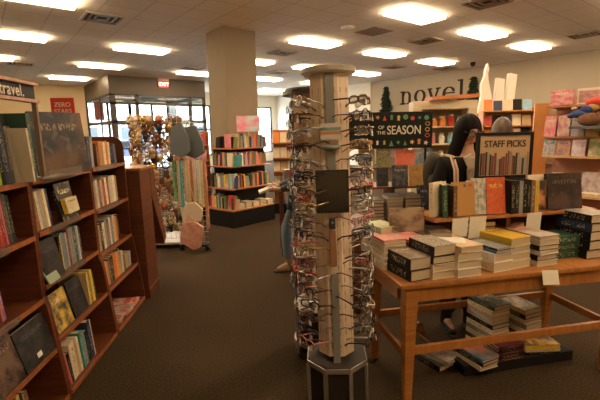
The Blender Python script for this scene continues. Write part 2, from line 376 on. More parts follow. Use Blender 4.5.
# outdoors
struct(MB().box(-30, YW+.2, -.12, 60, 90, -.05).build('ground', mat('pale_paving', (.45,.44,.42), .9, 0, .1, 2)))
bl = thing('shop_building', 'long pale low building across the bright parking lot, seen through the entrance', 'building', BM(6, 60, -.05))
MB().box(-34, 0, 0, 34, 8, 3.6).build('wall', mat('pale_render', (.6,.57,.52), .8), bl)
MB().box(-34.3, -.4, 3.6, 34.3, 8.2, 4.1).build('roof', mat('grey_roof', (.3,.3,.3), .8), bl)
for i in range(8): MB().box(-30+i*8, -.08, .4, -25+i*8, 0, 3).build('window', mat('dark_shop_glass', (.05,.06,.07), .15), bl)
for i, (x, cn_, l) in enumerate(((1.5, (.45,.46,.48), 'silver parked car left of the entrance glazing'), (8.2, (.1,.12,.2), 'dark blue parked car right of the entrance glazing'))):
    c = thing('car', l+', outside', 'car', BM(x, 29, -.05))
    bp = [(-2.2,.35),(-2.15,.8),(-1.4,.95),(-.8,1.42),(.7,1.42),(1.3,.98),(2.1,.85),(2.2,.35)]
    MB().prism(bp, -.85, .85, 'y').build('body', mat('car_paint_%d' % i, cn_, .25, .4), c, bevel=.06)
    MB().prism([(-1.2,.97),(-.72,1.34),(.62,1.34),(1.12,.97)], -.87, .87, 'y').build('side_window', mat('car_glass', (.03,.03,.035), .1), c)
    for sx in (-1.35, 1.35):
        for sy in (-.8, .8): MB().tube([(sx, sy-.1, .33), (sx, sy+.1, .33)], .33, 16).build('wheel', mat('tyre', (.02,.02,.02), .8), c)

# ---------------------------------------------------------------- ceiling fittings
PANEL = emis('light_diffuser', LIGHT_C, LIGHT_E)
FRM = mat('white_light_frame', (.7,.66,.58), .6)
def ceiling_light(x, y, label, group='recessed ceiling lights'):
    o = thing('ceiling_light', label, 'ceiling light', BM(x, y, CH), group)
    f = MB()
    for a in (-.31, .27): f.box(-.65, a, -.008, .65, a+.04, -.001)
    for a in (-.65, .61): f.box(a, -.27, -.008, a+.04, .27, -.001)
    f.build('frame', FRM, o); MB().box(-.61, -.27, -.065, .61, .27, -.004).build('diffuser', PANEL, o)  # diffuser dropped below the tiles, its glowing sides added to brighten the ceiling
LG = []
for ry, xs in ((4.92, (.9, 3.5, 6.8, 9.4, 12.0)), (7.75, (.95, 6.75, 9.35, 11.95)), (10.77, (.87, 3.55, 6.85, 9.2, 11.8)), (13.85, (.45, 3.3, 6.4, 9.4, 12.0)), (17.2, (2.95, 9.4, 12)),
               (2.0, (3.5, 6.8, 9.4, 12.0)), (-.9, (.9, 3.5, 6.8)), (10.77, (-1.8,)), (7.75, (-1.8,)), (13.85, (-2.2,))):  # overhead and rear rows are unseen, added to light the foreground
    for x in xs: LG.append((x, ry))
rowname = {4.92: 'nearest visible cross row', 7.75: 'second visible cross row', 10.77: 'third visible cross row', 13.85: 'fourth cross row', 17.2: 'farthest cross row', 2.0: 'row almost overhead', -.9: 'row behind the viewpoint', -3.4: 'last row behind the viewpoint'}
byrow = {}
for x, y in LG: byrow.setdefault(y, []).append(x)
for y, xs in byrow.items():
    for i, x in enumerate(sorted(xs)):
        ceiling_light(x, y, 'bright recessed ceiling light, %s from the left in the %s' % (ORD[i], rowname[y]))
VENT = mat('vent_metal', (.42,.36,.29), .5, .2); VENTD = mat('vent_dark', (.05,.04,.035), .7)
def vent(x, y, label, sx=.3, sy=.3, name='ceiling_vent'):
    o = thing(name, label, 'vent', BM(x, y, CH), 'ceiling air vents')
    f = MB()
    for k in range(3):
        s = 1-k*.32
        for a in (-1, 1):
            f.box(-sx*s, a*sy*s-.02, -.03+k*.006, sx*s, a*sy*s+.02, -.004); f.box(a*sx*s-.02, -sy*s, -.03+k*.006, a*sx*s+.02, sy*s, -.004)
    f.build('louvre', VENT, o); MB().box(-sx, -sy, -.008, sx, sy, -.002).build('backing', VENTD, o)
for (x, y, l) in ((2.1, 8.45, 'square dark louvred ceiling vent above the left bookcases'), (1.3, 14.7, 'ceiling vent near the far cream wall'),
                  (6.85, 9.25, 'ceiling vent just right of the square pillar'), (8.8, 12.2, 'farther ceiling vent right of the pillar'),
                  (8.95, 6.15, 'brown ceiling vent between the two middle lights'), (11.6, 9.2, 'ceiling vent above the left end of the wall lettering'),
                  (11.7, 3.6, 'ceiling vent at the far right over the toy shelves'), (7.25, 3.75, 'ceiling vent at the top edge of the view'),
                  (13.5, 8.4, 'ceiling vent close to the lettered wall'), (5.9, 13.0, 'small ceiling vent in front of the exit sign')):
    vent(x, y, l)
o = thing('ceiling_speaker', 'round white ceiling speaker', 'speaker', BM(6.45, 6.35, CH))
MB().lathe([(.001,-.05),(.1,-.048),(.14,-.03),(.155,-.002)], 24).build('grille', mat('speaker_white', (.8,.78,.72), .5), o, smooth=True)
tag(MB().box(-.32, -.3, -.012, .32, .3, -.001).build('ceiling_panel', mat('perforated_return', (.34,.29,.24), .8), None, BM(7.2, 6.28, CH)), 'brownish perforated ceiling return panel beside the round speaker', 'vent')
o = thing('security_camera', 'small dome security camera on the ceiling near the lettered wall', 'camera', BM(13.2, 7.2, CH))
MB().lathe([(.001,-.14),(.05,-.12),(.07,-.08),(.08,-.06),(.08,0)], 16).build('dome', BLACKM, o, smooth=True)

# ---------------------------------------------------------------- lettering helpers
def text_mesh(name, s, size, m, mw, parent=None, depth=.004, align='CENTER', cond=1, space=1):
    c = bpy.data.curves.new(name, 'FONT'); c.body = s; c.size = size; c.extrude = depth/2; c.align_x = align; c.align_y = 'CENTER'; c.space_character = space
    c.offset = size*.012
    t_ = bpy.data.objects.new('t', c); COL.objects.link(t_)
    me = bpy.data.meshes.new_from_object(t_.evaluated_get(bpy.context.evaluated_depsgraph_get()))
    bpy.data.objects.remove(t_); bpy.data.curves.remove(c)
    me.name = name; me.materials.clear(); me.materials.append(m); me.transform(Matrix.Diagonal((cond, 1, 1, 1)))
    o = bpy.data.objects.new(name, me); COL.objects.link(o)
    if parent is not None: o.parent = parent; o.matrix_local = mw
    else: o.matrix_world = mw
    return o
# 'novel' in slab-serif letters on the right wall; each letter a raised shape
LET = mat('dark_brown_letter', (.03,.018,.012), .6)
def glyph(ch):
    b = MB(); w_ = .1; X = .58
    def bar(x0, z0, x1, z1): b.box(x0, 0, z0, x1, .03, z1)
    def arc(cx, cz, rx, rz, a0, a1, t0=.05, t1=.05, n=20):
        vs = []; fs = []
        for i in range(n+1):
            q = R_(a0+(a1-a0)*i/n); th = t0+(t1-t0)*abs(math.cos(q))
            for (k, y) in ((1, 0), (1, .03), (-1, .03), (-1, 0)):
                vs.append((cx+(rx+k*th)*math.cos(q), y, cz+(rz+k*th*.75)*math.sin(q)))
        for i in range(n):
            for j in range(4): fs.append((i*4+j, i*4+(j+1) % 4, (i+1)*4+(j+1) % 4, (i+1)*4+j))
        fs += [(0, 1, 2, 3), (n*4+3, n*4+2, n*4+1, n*4)]
        b.add(vs, fs)
    if ch == 'n':
        bar(.08, 0, .19, X); bar(0, X-.06, .1, X); bar(0, 0, .28, .06); bar(.44, 0, .55, .36); bar(.36, 0, .64, .06); arc(.32, .36, .175, .175, 0, 165, .03, .055); W = .64
    elif ch == 'o': arc(.28, .29, .23, .255, 0, 360, .025, .06, 32); W = .56
    elif ch == 'v':
        for s, th in ((1, .11), (-1, .075)):
            b.prism([(.3-s*.02-th/2*1.0, 0), (.3-s*.02+th/2, 0), (.3-s*.22+th/2, X), (.3-s*.22-th/2, X)], 0, .03, 'y')
        bar(0, X-.055, .22, X); bar(.4, X-.055, .62, X); W = .62
    elif ch == 'e': arc(.28, .29, .23, .255, 20, 320, .025, .06, 28); bar(.07, .29, .54, .345); W = .56
    elif ch == 'l': bar(.1, 0, .21, .8); bar(0, .74, .12, .8); bar(0, 0, .31, .06); W = .31
    return b, W
sg = thing('wall_lettering', 'large brown slab-serif letters spelling novel on the beige right wall', 'sign', Matrix.Translation((XW-.034, 10.95, 2.70)) @ RZ(-90), None)
x = 0
for ch in 'novel':
    b, W = glyph(ch); b.build('letter', LET, sg, T(x, 0, 0)@Matrix.Diagonal((.93, 1, .93, 1))); x += (W+.07)*.98
# EXIT sign hanging on the vestibule header
o = thing('exit_sign', 'red EXIT sign with a pale top fixed to the dark entrance header', 'sign', BM(5.95, VY-.02, 3.44))
MB().box(-.2, -.06, 0, .2, .015, .26).build('box', mat('exit_red', (.75,.05,.04), .4), o)
MB().box(-.21, -.07, .26, .21, .018, .35).build('lamp_housing', mat('exit_housing', (.8,.68,.5), .5), o)
text_mesh('lettering', 'EXIT', .2, emis('exit_letters', (1,.55,.5), 1.2), T(0, -.064, .13)@RX(90), o)
# a red banner hanging in the vestibule
tag(MB().box(-.2, -.01, 0, .2, .01, .75).box(-.18, -.004, .75, -.17, .004, 1.44).box(.17, -.004, .75, .18, .004, 1.44).build('banner', mat('red_banner', (.6,.06,.06), .6, 0, .25, 6), None, BM(4.36, 19.5, 2.35, 4)), 'red banner hanging inside the glazed entrance', 'banner')

# ================================================================ LEFT BOOKCASES
CF = M(0, 0, 0, 94)     # x runs along the run of cases, y away from the aisle, z up
YU, YB, YK = 1.36, 1.285, 1.72
LAB = mat('label_strip', (.35,.32,.28), .3)
def bookcase(s0, s1, zs, label, end=False):
    o = thing('bookcase', label, 'bookcase', CF @ T((s0+s1)/2, 1.5, 0), 'run of cherry bookcases')
    X = (s1-s0)/2; yu, yb, yk = YU-1.5, YB-1.5, YK-1.5
    prof = [(yk, 0), (yb, 0), (yb, .1), (yu-.02, .62), (yu, .68), (yu, 1.385), (yk, 1.385)]
    for sx in (-X, X-.022):
        if end and sx > 0:
            prof2 = [(yk, 0), (yb, 0), (yb, .1), (yu-.02, .62), (yu, .68), (yu, 1.52), (yu+.012, 1.56), (yu+.04, 1.59), (yu+.08, 1.605), (yk, 1.605)]
            MB().prism(prof2, sx, sx+.022, 'x').build('side_panel', CHERRY, o, bevel=.003)
        else: MB().prism(prof, sx, sx+.022, 'x').build('side_panel', CHERRY, o, bevel=.003)
    MB().box(-X+.022, yk-.012, .03, X-.022, yk, 1.37).build('back_panel', CHERRYD, o)
    MB().box(-X+.022, yb+.01, 0, X-.022, yb+.03, .03).build('kick_board', CHERRYD, o)
    for z in zs:
        y_ = yu if z > .62 else (yb+(yu-yb)*max(0, (z-.1))/.52 if z > .1 else yb)
        MB().box(-X+.022, y_, z-.022, X-.022, yk-.012, z).build('shelf', CHERRY, o)
        MB().box(-X+.022, y_-.008, z-.024, X-.022, y_, z+.004).build('shelf_edge', CHERRYL, o)
        if z > 1.0 or (z > .6 and s0 < 3): MB().box(-X*.7, y_-.012, z-.03, X*.35, y_-.008, z+.012).build('label_strip', ACRYL, o)
    return o
NZ, MZ, FZ = (1.365, 1.05, .672, .357, .05), (1.365, 1.058, .738, .392, .05), (1.365, 1.035, .685, .395, .05)
bookcase(1.52, 2.34, NZ, 'cherry bookcase bay nearest the viewpoint, under the travel header')
bookcase(2.34, 3.12, MZ, 'cherry bookcase bay in the middle of the left run')
bookcase(3.12, 3.85, FZ, 'cherry bookcase bay at the far end, with a rounded end panel', True)
bookcase(.68, 1.50, NZ, 'cherry bookcase bay beside the viewpoint')
# header sign
hd = thing('header_sign', 'black category header reading travel, with pinkish wood trims', 'sign', CF @ T(2.1, YU+.02, 1.37))
TRW = wood('pink_trim_wood', (.42,.2,.13), (.55,.3,.2), .4, (10,1,1))
MB().box(-.5, 0, .455, .44, .02, .535).build('board', mat('header_black', (.025,.022,.02), .5), hd)
MB().box(-.5, -.02, .535, .45, .03, .552).build('trim', TRW, hd); MB().box(-.5, -.02, .437, .45, .03, .455).build('trim', TRW, hd)
MB().box(.43, -.005, 0, .45, .02, .437).build('post', mat('post_brown', (.2,.13,.09), .5), hd)
text_mesh('lettering', 'travel.', .092, mat('header_letters', (.8,.72,.6), .6), T(.33, -.003, .493)@RX(90), hd, align='RIGHT', space=1.12, cond=.8)

def srow(name, z, x0, y, specs, gname, far=False, F=None, cat='book', d=.2):
    """spine-out books left to right; spec: colour, thickness, height[, lean[, depth]]"""
    x = x0; km = 1.5 if ('far bay' in name or 'far top' in name) else (1.2 if 'middle' in name else 1)
    for i, sp in enumerate(specs):
        cn_, t_, h_ = sp[:3]; t_ *= km; ln = sp[3] if len(sp) > 3 else 0; dd = sp[4] if len(sp) > 4 else d
        if cn_ == 'gap': x += t_; continue
        x += t_/2+.0015
        zz = z+abs(math.sin(R_(ln)))*t_/2+.001
        book((F or CF) @ T(x, y+dd/2, zz), 'spine', t_, dd, h_, cn_,
             '%s %s, %s from the left on %s' % (cn_, cat, ORD[i], name), cat, gname, lean=ln, far=far)
        x += t_/2
# ---- near bay
srow('the top ledge under the travel header', 1.366, 1.95, 1.375, [('orange',.03,.3),('cream',.025,.28),('red',.03,.3,-2),('black',.03,.33,-3),('lime green',.035,.36,-3),('lime green',.03,.35,-3),('black',.03,.34,-3),('navy',.045,.36,-4),('black',.03,.35,-4)], 'travel books on the top ledge')
tag(MB().prism([(0,0),(.12,0),(.12,.004),(.03,.3),(.026,.3),(.004,.006)], -.025, .025, 'x').build('acrylic_stand', ACRYL, None, CF @ T(2.2, 1.33, 1.367)), 'clear acrylic display stand on the top ledge near the travel header', 'display stand')
book(CF @ T(2.285, 1.395, 1.367), 'spine', .016, .2, .29, 'cream', 'thin cream book in front of the dark green one on the top ledge', group='travel books on the top ledge', lean=-4)
book(CF @ T(2.325, 1.42, 1.367), 'spine', .03, .22, .37, 'dark green', 'tall dark green book at the right end of the travel ledge', group='travel books on the top ledge', lean=-2)
srow('the second shelf of the nearest bay', 1.051, 1.90, 1.39, [('cream',.03,.27),('tan',.03,.27),('cream',.028,.28),('cream',.022,.27),('cream',.03,.27,-3),('red',.02,.28,-4),('dark red',.02,.27,-4),('red',.022,.29,-5),('dark red',.02,.28,-5),('pink',.012,.27,-5),('maroon',.018,.27,-5),('dark green',.02,.27,-6),('black',.022,.26,-6)], 'books on the second shelf of the nearest bay')
srow('the third shelf of the nearest bay', .673, 1.86, 1.40, [('black',.03,.24),('tan',.03,.24),('purple',.02,.22),('yellow',.026,.25,-2),('dark red',.032,.25,-3),('maroon',.022,.24,-4),('orange',.012,.22,-5),('purple',.016,.2,-6)], 'books on the third shelf of the nearest bay')
A_DARK = art_mat((.018,.018,.02), (.05,.045,.045), (.1,.1,.1), 3)
book(CF @ T(2.18, 1.345, .36), 'face', .03, .29, .235, 'black', 'large dark face-out book with white page edge on the fourth shelf of the nearest bay', art=A_DARK, lean=14)
tag(MB().box(-.02, -.001, -.014, .02, .001, .014).build('price_sticker', PAPER, None, CF @ T(2.17, 1.326, .41) @ RX(-14)), 'small white sticker on the large dark face-out book', 'label')
book(CF @ T(1.92, 1.34, .36), 'face', .02, .22, .27, 'black', 'dark photo-covered face-out magazine left of the large dark book', 'magazine', art=art_mat((.03,.02,.02), (.16,.1,.07), (.3,.2,.15), 3), lean=14)
srow('the bottom shelf of the nearest bay', .051, 1.9, 1.33, [('pink',.015,.24),('orange',.02,.26,-6),('brown',.02,.25,-6),('orange',.012,.24,-6),('tan',.02,.26,-8),('black',.02,.25,-8),('tan',.012,.24,-8),('brown',.025,.24,-8)], 'magazines on the bottom shelf of the nearest bay', cat='magazine')
# ---- middle bay
A_COF = art_mat((.02,.022,.035), (.17,.09,.045), (.3,.22,.14), 1.7)
book(CF @ T(2.74, 1.36, 1.367), 'face', .022, .34, .40, 'navy', 'big dark blue face-out cookbook with a brown picture, propped on the top ledge', art=A_COF, lean=8, rot=-33)
tag(MB().box(-.26, -.02, 0, .2, -.014, .05).box(-.26, -.02, 0, .2, .1, .004).build('acrylic_tray', ACRYL, None, CF @ T(2.66, 1.30, 1.366)), 'long clear acrylic label tray along the ledge under the big dark cookbook', 'display stand')
srow('the ledge right of the big cookbook', 1.366, 2.985, 1.385, [('black',.02,.33,-4),('dark green',.022,.33,-4),('grey',.024,.33,-5),('grey-blue',.03,.34,-4),('grey-blue',.02,.33,-4),('red',.028,.34,-4)], 'tall books on the middle top ledge')
srow('the second shelf of the middle bay', 1.059, 2.37, 1.38, [('red',.012,.21,-8),('orange',.016,.21,-8),('brown',.02,.2,-8),('cream',.022,.235,-8),('grey',.024,.24,-8),('tan',.02,.235,-8),('cream',.02,.24,-8),('navy',.018,.24,-8)], 'books on the second shelf of the middle bay')
book(CF @ T(2.74, 1.37, 1.06), 'face', .02, .2, .25, 'black', 'black face-out travel guide with a yellow band on the second shelf of the middle bay', art=art_mat((.02,.02,.02), (.06,.05,.05), (.8,.7,.4), 2), lean=10)
book(CF @ T(2.72, 1.345, 1.11), 'face', .03, .15, .10, 'yellow', 'pale yellow boxed book held in front of the black guide', art=art_mat((.62,.52,.3), (.7,.6,.38)), lean=10)
srow('the third shelf of the middle bay', .739, 2.60, 1.38, [('black',.022,.24,-4),('yellow',.01,.24,-4),('grey-blue',.026,.25,-5),('grey-blue',.02,.24,-5),('cream',.012,.24,-4),('maroon',.02,.25,-4),('grey',.028,.26,-5),('grey',.024,.26,-5),('dark green',.026,.26,-5),('grey-blue',.018,.25,-4),('cream',.014,.25,-5),('navy',.02,.24,-5)], 'books on the third shelf of the middle bay')
book(CF @ T(2.47, 1.37, .74), 'face', .03, .2, .25, 'black', 'black face-out book at the left of the third shelf, middle bay', art=A_DARK, lean=12)
book(CF @ T(2.42, 1.335, .742), 'face', .008, .12, .09, 'pale green', 'pale green booklet leaning low before the black face-out book', 'booklet', lean=25)
A_YEL = art_mat((.06,.05,.05), (.75,.5,.06), (.8,.7,.5), 3)
book(CF @ T(2.52, 1.36, .393), 'face', .012, .2, .25, 'black', 'dark magazine with yellow flowers, face-out on the fourth shelf of the middle bay', 'magazine', art=A_YEL, lean=12)
book(CF @ T(2.74, 1.36, .393), 'face', .012, .19, .25, 'black', 'black face-out magazine beside the yellow-flowered one', 'magazine', art=A_DARK, lean=12)
srow('the fourth shelf of the middle bay', .393, 2.86, 1.35, [('tan',.01,.24,-5),('yellow',.014,.25,-6),('olive',.02,.25,-6),('yellow',.016,.25,-6),('yellow',.012,.25,-6),('black',.02,.22,-6)], 'magazines on the fourth shelf of the middle bay', cat='magazine')
srow('the bottom shelf of the middle bay', .051, 2.37, 1.31, [('orange',.018,.26,-12),('red',.02,.26,-12),('pink',.012,.25,-12),('black',.02,.22,-10),('cream',.05,.26,-7),('tan',.03,.26,-8),('cream',.02,.26,-8),('gap',.02,0),('teal',.03,.27,-8),('pink',.012,.27,-9),('teal',.012,.26,-9),('black',.03,.24,-8),('navy',.04,.29,-7),('cream',.012,.29,-8)], 'books on the bottom shelf of the middle bay')
# ---- far bay
srow('the far top ledge by the rounded end panel', 1.366, 3.22, 1.41, [('navy',.03,.24,-3),('grey',.03,.24),('gap',.04,0),('brown',.03,.18,-3),('orange',.03,.2),('tan',.03,.19),('cream',.03,.19,-3),('orange',.03,.2,-3),('cream',.026,.19),('black',.03,.18),('navy',.03,.18,-4),('grey-blue',.03,.17,-6)], 'books on the far top ledge')
srow('the second shelf of the far bay', 1.036, 3.16, 1.39, [('dark green',.03,.22,-5),('tan',.03,.22,-5),('white',.026,.23,-4),('brown',.03,.22,-4),('cream',.026,.22,-4),('red',.03,.21,-4),('cream',.03,.23,-4),('dark red',.02,.22,-3),('cream',.03,.23,-3),('white',.028,.23,-3),('cream',.03,.23,-3),('tan',.028,.22,-3)], 'books on the second shelf of the far bay')
srow('the third shelf of the far bay', .686, 3.15, 1.39, [('red',.016,.24,-12),('pink',.02,.2,-8),('tan',.03,.22,-5),('black',.03,.23,-5),('cream',.03,.22,-5),('grey',.03,.24,-5),('brown',.026,.22,-4),('white',.02,.24,-4),('grey',.03,.23,-4),('cream',.03,.24,-4),('orange',.03,.22,-4),('black',.03,.23,-5)], 'books on the third shelf of the far bay')
srow('the fourth shelf of the far bay', .396, 3.15, 1.36, [('maroon',.03,.22,-6),('orange',.03,.21,-6),('tan',.02,.2,-6),('brown',.03,.22,-6),('black',.03,.22,-6),('orange',.04,.22,-4),('orange',.03,.22,-4),('tan',.03,.22,-4),('grey',.012,.24,-10),('cream',.03,.2,-4),('gap',.03,0),('tan',.05,.14,-4),('grey',.04,.14)], 'books on the fourth shelf of the far bay')
A_RED = art_mat((.6,.05,.03), (.75,.66,.55), (.85,.8,.7), 2.5); A_MIX = art_mat((.5,.4,.32), (.2,.08,.06), (.6,.1,.06), 3)
for i, (x, yy, z_, r_, a_, c_, nm) in enumerate(((3.3, 1.42, .052, 15, A_MIX, 'grey', 'grey'), (3.32, 1.43, .065, 5, A_MIX, 'cream', 'cream'), (3.48, 1.41, .052, -5, A_RED, 'red', 'red'), (3.5, 1.41, .065, 10, A_MIX, 'white', 'white'), (3.66, 1.41, .052, 0, A_RED, 'red', 'red'), (3.67, 1.41, .065, 8, A_RED, 'orange', 'orange'))):
    book(CF @ T(x, yy, z_), 'flat', .012, .15, .22, c_, '%s magazine lying in the bottom of the far bay, %s from its left' % (nm, ORD[i]), 'magazine', 'flat magazines in the far bay', art=a_, rot=r_+180)
book(CF @ T(3.24, 1.4, .052), 'face', .012, .16, .2, 'grey', 'grey illustrated magazine leaning at the bottom left of the far bay', 'magazine', art=art_mat((.3,.28,.27), (.5,.42,.36), (.5,.08,.08), 2), lean=18)
# red card sign above the cases
zs_ = thing('card_sign', 'red card sign reading ZERO STARS above the bookcases', 'sign', M(*at(63.5, 113, 3.9)[:3], 6))
MB().box(-.105, -.004, -.05, .105, .004, .14).build('card', mat('red_card', (.78,.06,.04), .5), zs_)
text_mesh('lettering', 'ZERO', .058, mat('pale_print', (.85,.75,.6), .6), T(0, -.007, .075)@RX(90), zs_); text_mesh('lettering', 'STARS', .058, MC['pale_print'], T(0, -.007, .015)@RX(90), zs_)
_p = at(63.5, 113, 3.9)
MB().box(-.006, -.003, -_p.z+.01, .006, .003, -.05).build('stick', SILVER, zs_)
MB().lathe([(.001, .02), (.1, .015), (.12, 0), (.001, 0)], 20).build('base', BLACKM, zs_, T(0, 0, -_p.z))
# slanted display cabinet beyond the last bay
sd = thing('display_cabinet', 'cherry display cabinet with a slanted front board standing beyond the bookcases', 'cabinet', CF @ T(4.05, 1.45, 0))
MB().box(-.17, -.2, .1, .16, .3, 1.28).build('body', CHERRY, sd, bevel=.004)
MB().box(-.175, -.21, 0, .165, .31, .1).build('plinth', CHERRY, sd, bevel=.006)
MB().box(-.18, -.22, 1.28, .24, .32, 1.305).build('top', MAPLE, sd, bevel=.004)  # honey tone on the cherry top paints in the light falling on it
MB().prism([(.18, 1.28), (.26, 1.28), (.60, .44), (.50, .38), (.16, 1.0)], -.2, .3, 'y').build('slanted_board', CHERRY, sd, bevel=.004)

# ================================================================ EYEGLASS SPINNERS
GC = {'black': (.02,.02,.022), 'tortoiseshell': (.14,.06,.025), 'red': (.45,.04,.04), 'silver': (.6,.58,.55), 'brown': (.1,.045,.02), 'clear': (.6,.55,.5), 'navy': (.03,.05,.14), 'pink': (.6,.25,.25), 'gold': (.55,.38,.15), 'grey': (.2,.2,.2)}
GM = {k: mat('glasses_'+k, c, .22, .7 if k in ('silver', 'gold') else 0, .3 if k == 'tortoiseshell' else .05, 60) for k, c in GC.items()}
LENS = glassy('lens', (.86,.85,.84), .3, .02)
TAGM = mat('price_tag_white', (.85,.83,.8), .5)
def rim_path(cx, rx, rz, n=14, e=2.8):
    o = []
    for i in range(n):
        q = 2*PI*i/n; c, s_ = math.cos(q), math.sin(q)
        o.append((cx+rx*math.copysign(abs(c)**(2/e), c), 0, rz*math.copysign(abs(s_)**(2/e), s_)-.003*(c*c)))
    return o
def glasses_proto(kind, shape):
    rx, rz, e, th = ((.028, .021, 2.8, .0032), (.026, .024, 2.0, .0026), (.030, .017, 3.6, .0036))[shape]
    f = MB()
    for s in (-1, 1):
        f.tube(rim_path(s*.034, rx, rz, 12, e), th, 5, closed=True)
        f.tube([(s*(.034+rx), 0, .006), (s*.068, .004, .008)], th*1.1, 5)
    f.tube([(-.034+rx-.002, 0, .003), (0, -.002, .008), (.034-rx+.002, 0, .003)], th, 5)
    l = MB().tube([(x*.97, y, z*.97) for x, y, z in rim_path(-.034, rx, rz, 12, e)], .0004, 3, closed=True)
    lm = MB(); pts = rim_path(0, rx*.97, rz*.97, 12, e)
    lm.prism([(x, z) for x, y, z in pts], -.0006, .0006, 'y')
    tm = MB().tube([(0, 0, .008), (0, .05, .006), (0, .095, .003), (0, .125, -.012)], [th*1.2, th*1.1, th, th*1.2], 5)
    tg = MB().box(-.008, -.001, -.03, .008, .001, -.008).box(-.001, -.0005, -.009, .001, .0005, .004)
    m = GM[kind]
    return dict(f=f.mesh('frame', m, True), l=lm.mesh('lens', LENS), t=tm.mesh('temple', m, True), g=tg.mesh('price_tag', TAGM))
PROTO = {(k, s): None for k in GC for s in range(3)}
def put(me, name, parent, ml):
    o = bpy.data.objects.new(name, me); COL.objects.link(o); o.parent = parent; o.matrix_local = ml; return o
def eyeglasses(mw, kind, shape, label, group):
    if PROTO[(kind, shape)] is None: PROTO[(kind, shape)] = glasses_proto(kind, shape)
    d = PROTO[(kind, shape)]; o = thing('eyeglasses', label, 'glasses', mw, group)
    put(d['f'], 'frame', o, T()); put(d['l'], 'lens', o, T(-.034)); put(d['l'], 'lens', o, T(.034))
    put(d['t'], 'temple', o, T(-.068, .004, 0)); put(d['t'], 'temple', o, T(.068, .004, 0)); put(d['g'], 'price_tag', o, T(.05, -.006, 0) @ RZ(12))
    return o
TAN = mat('tan_slotted_panel', (.80,.64,.48), .4, 0, .06, 20)
SLOT = mat('slot_dark', (.5,.37,.27), .6)
def spinner(cx, cy, rz, label, z0, z1, tilt=0):
    o = thing('eyeglasses_spinner', label, 'display rack', M(cx, cy, 0, rz) @ RY(tilt))
    oc = [(.105*math.cos(R_(22.5+45*i)), .105*math.sin(R_(22.5+45*i))) for i in range(8)]
    MB().prism(oc, z0-.02, z1+.07).build('column', TAN, o)
    for k in range(8):
        q = 22.5+22.5+45*k; sl = MB()
        for zz in [z0+.04+j*.076 for j in range(int((z1-z0)/.076)+1)]:
            for dx in (-.022, .022): sl.box(dx-.004, -.0985, zz-.012, dx+.004, -.0965, zz+.012, 0, RZ(q))
        for dx in (-.022, .022): sl.box(dx-.001, -.0975, z0, dx+.001, -.0965, z1+.03, 0, RZ(q))
        ch = sl.build('slotted_rail', SLOT, o)
    return o
sp = spinner(.20, 2.13, -3, 'tall eyeglasses spinner in the foreground with a grey centre strip and a mirror', .40, 1.84, -1.25)
# crown
DISC = mat('crown_white', (.74,.70,.62), .35); 
MB().lathe([(.001, 1.888), (.126, 1.888), (.137, 1.898), (.139, 1.922), (.001, 1.925)], 40).build('crown', DISC, sp, smooth=False)
MB().lathe([(.137, 1.898), (.140, 1.898), (.141, 1.921), (.137, 1.921)], 40).build('crown_band', mat('crown_band', (.42,.37,.3), .4, .1, .75, 16), sp)
MB().box(-.022, -.112, 1.60, .022, -.097, 1.89).build('strip', GREYM, sp); MB().box(-.019, -.112, .35, .019, -.097, .86).build('strip', GREYM, sp)
MB().box(-.02, -.112, 1.2, .02, -.097, 1.54).build('strip', GREYM, sp)
# sign strip, hood, mirror
tag_ = MB().box(-.05, -.125, 1.565, .05, -.12, 1.645, 0).box(-.05, -.126, 1.61, .05, -.125, 1.625, 1).box(-.05, -.126, 1.59, .05, -.125, 1.605, 2).build('sign_strip', [mat('strip_white', (.6,.56,.5), .3), mat('strip_green', (.2,.36,.28), .4), mat('strip_orange', (.65,.28,.12), .4)], sp)
MB().lathe([(.012, 1.505), (.052, 1.52), (.052, 1.533), (.03, 1.54)], 20, a0=180, a1=360, mt=T(0, -.1, 0)).build('hood', mat('grey_hood', (.22,.23,.21), .3), sp, smooth=True)
mi = MB().box(-.083, -.135, 1.195, .083, -.118, 1.415).build('mirror_frame', mat('mirror_frame', (.035,.03,.026), .4), sp, bevel=.003)
m_, t_, p_ = nodes('dim_mirror'); p_.inputs['Base Color'].default_value = (.11,.10,.09,1); p_.inputs['Metallic'].default_value = .8; p_.inputs['Roughness'].default_value = .18
MB().box(-.077, -.137, 1.202, .077, -.1352, 1.408).build('mirror_glass', m_, mi)
# base
bo = [(.182*math.cos(R_(22.5+45*i)), .182*math.sin(R_(22.5+45*i))) for i in range(8)]
bo2 = [(x*.96, y*.96) for x, y in bo]
MB().prism(bo, .315, .345).build('tray', SILVER, sp, bevel=.003); MB().prism(bo2, .345, .35).build('tray_floor', mat('tray_dark', (.05,.04,.035), .5), sp)
MB().prism([(x*.93, y*.93) for x, y in bo], .05, .315).build('cabinet', mat('base_dark_panel', (.03,.024,.02), .45), sp)
for i in range(8):
    x, y = bo[i]; MB().box(-.011, -.006, .03, .011, .008, .317, 0, T(x*.97, y*.97, 0) @ RZ(22.5+45*i+90)).build('corner_post', SILVER, sp)
MB().prism([(x*1.05, y*1.05) for x, y in bo], 0, .04).build('foot', mat('foot_dark', (.04,.035,.03), .5), sp)
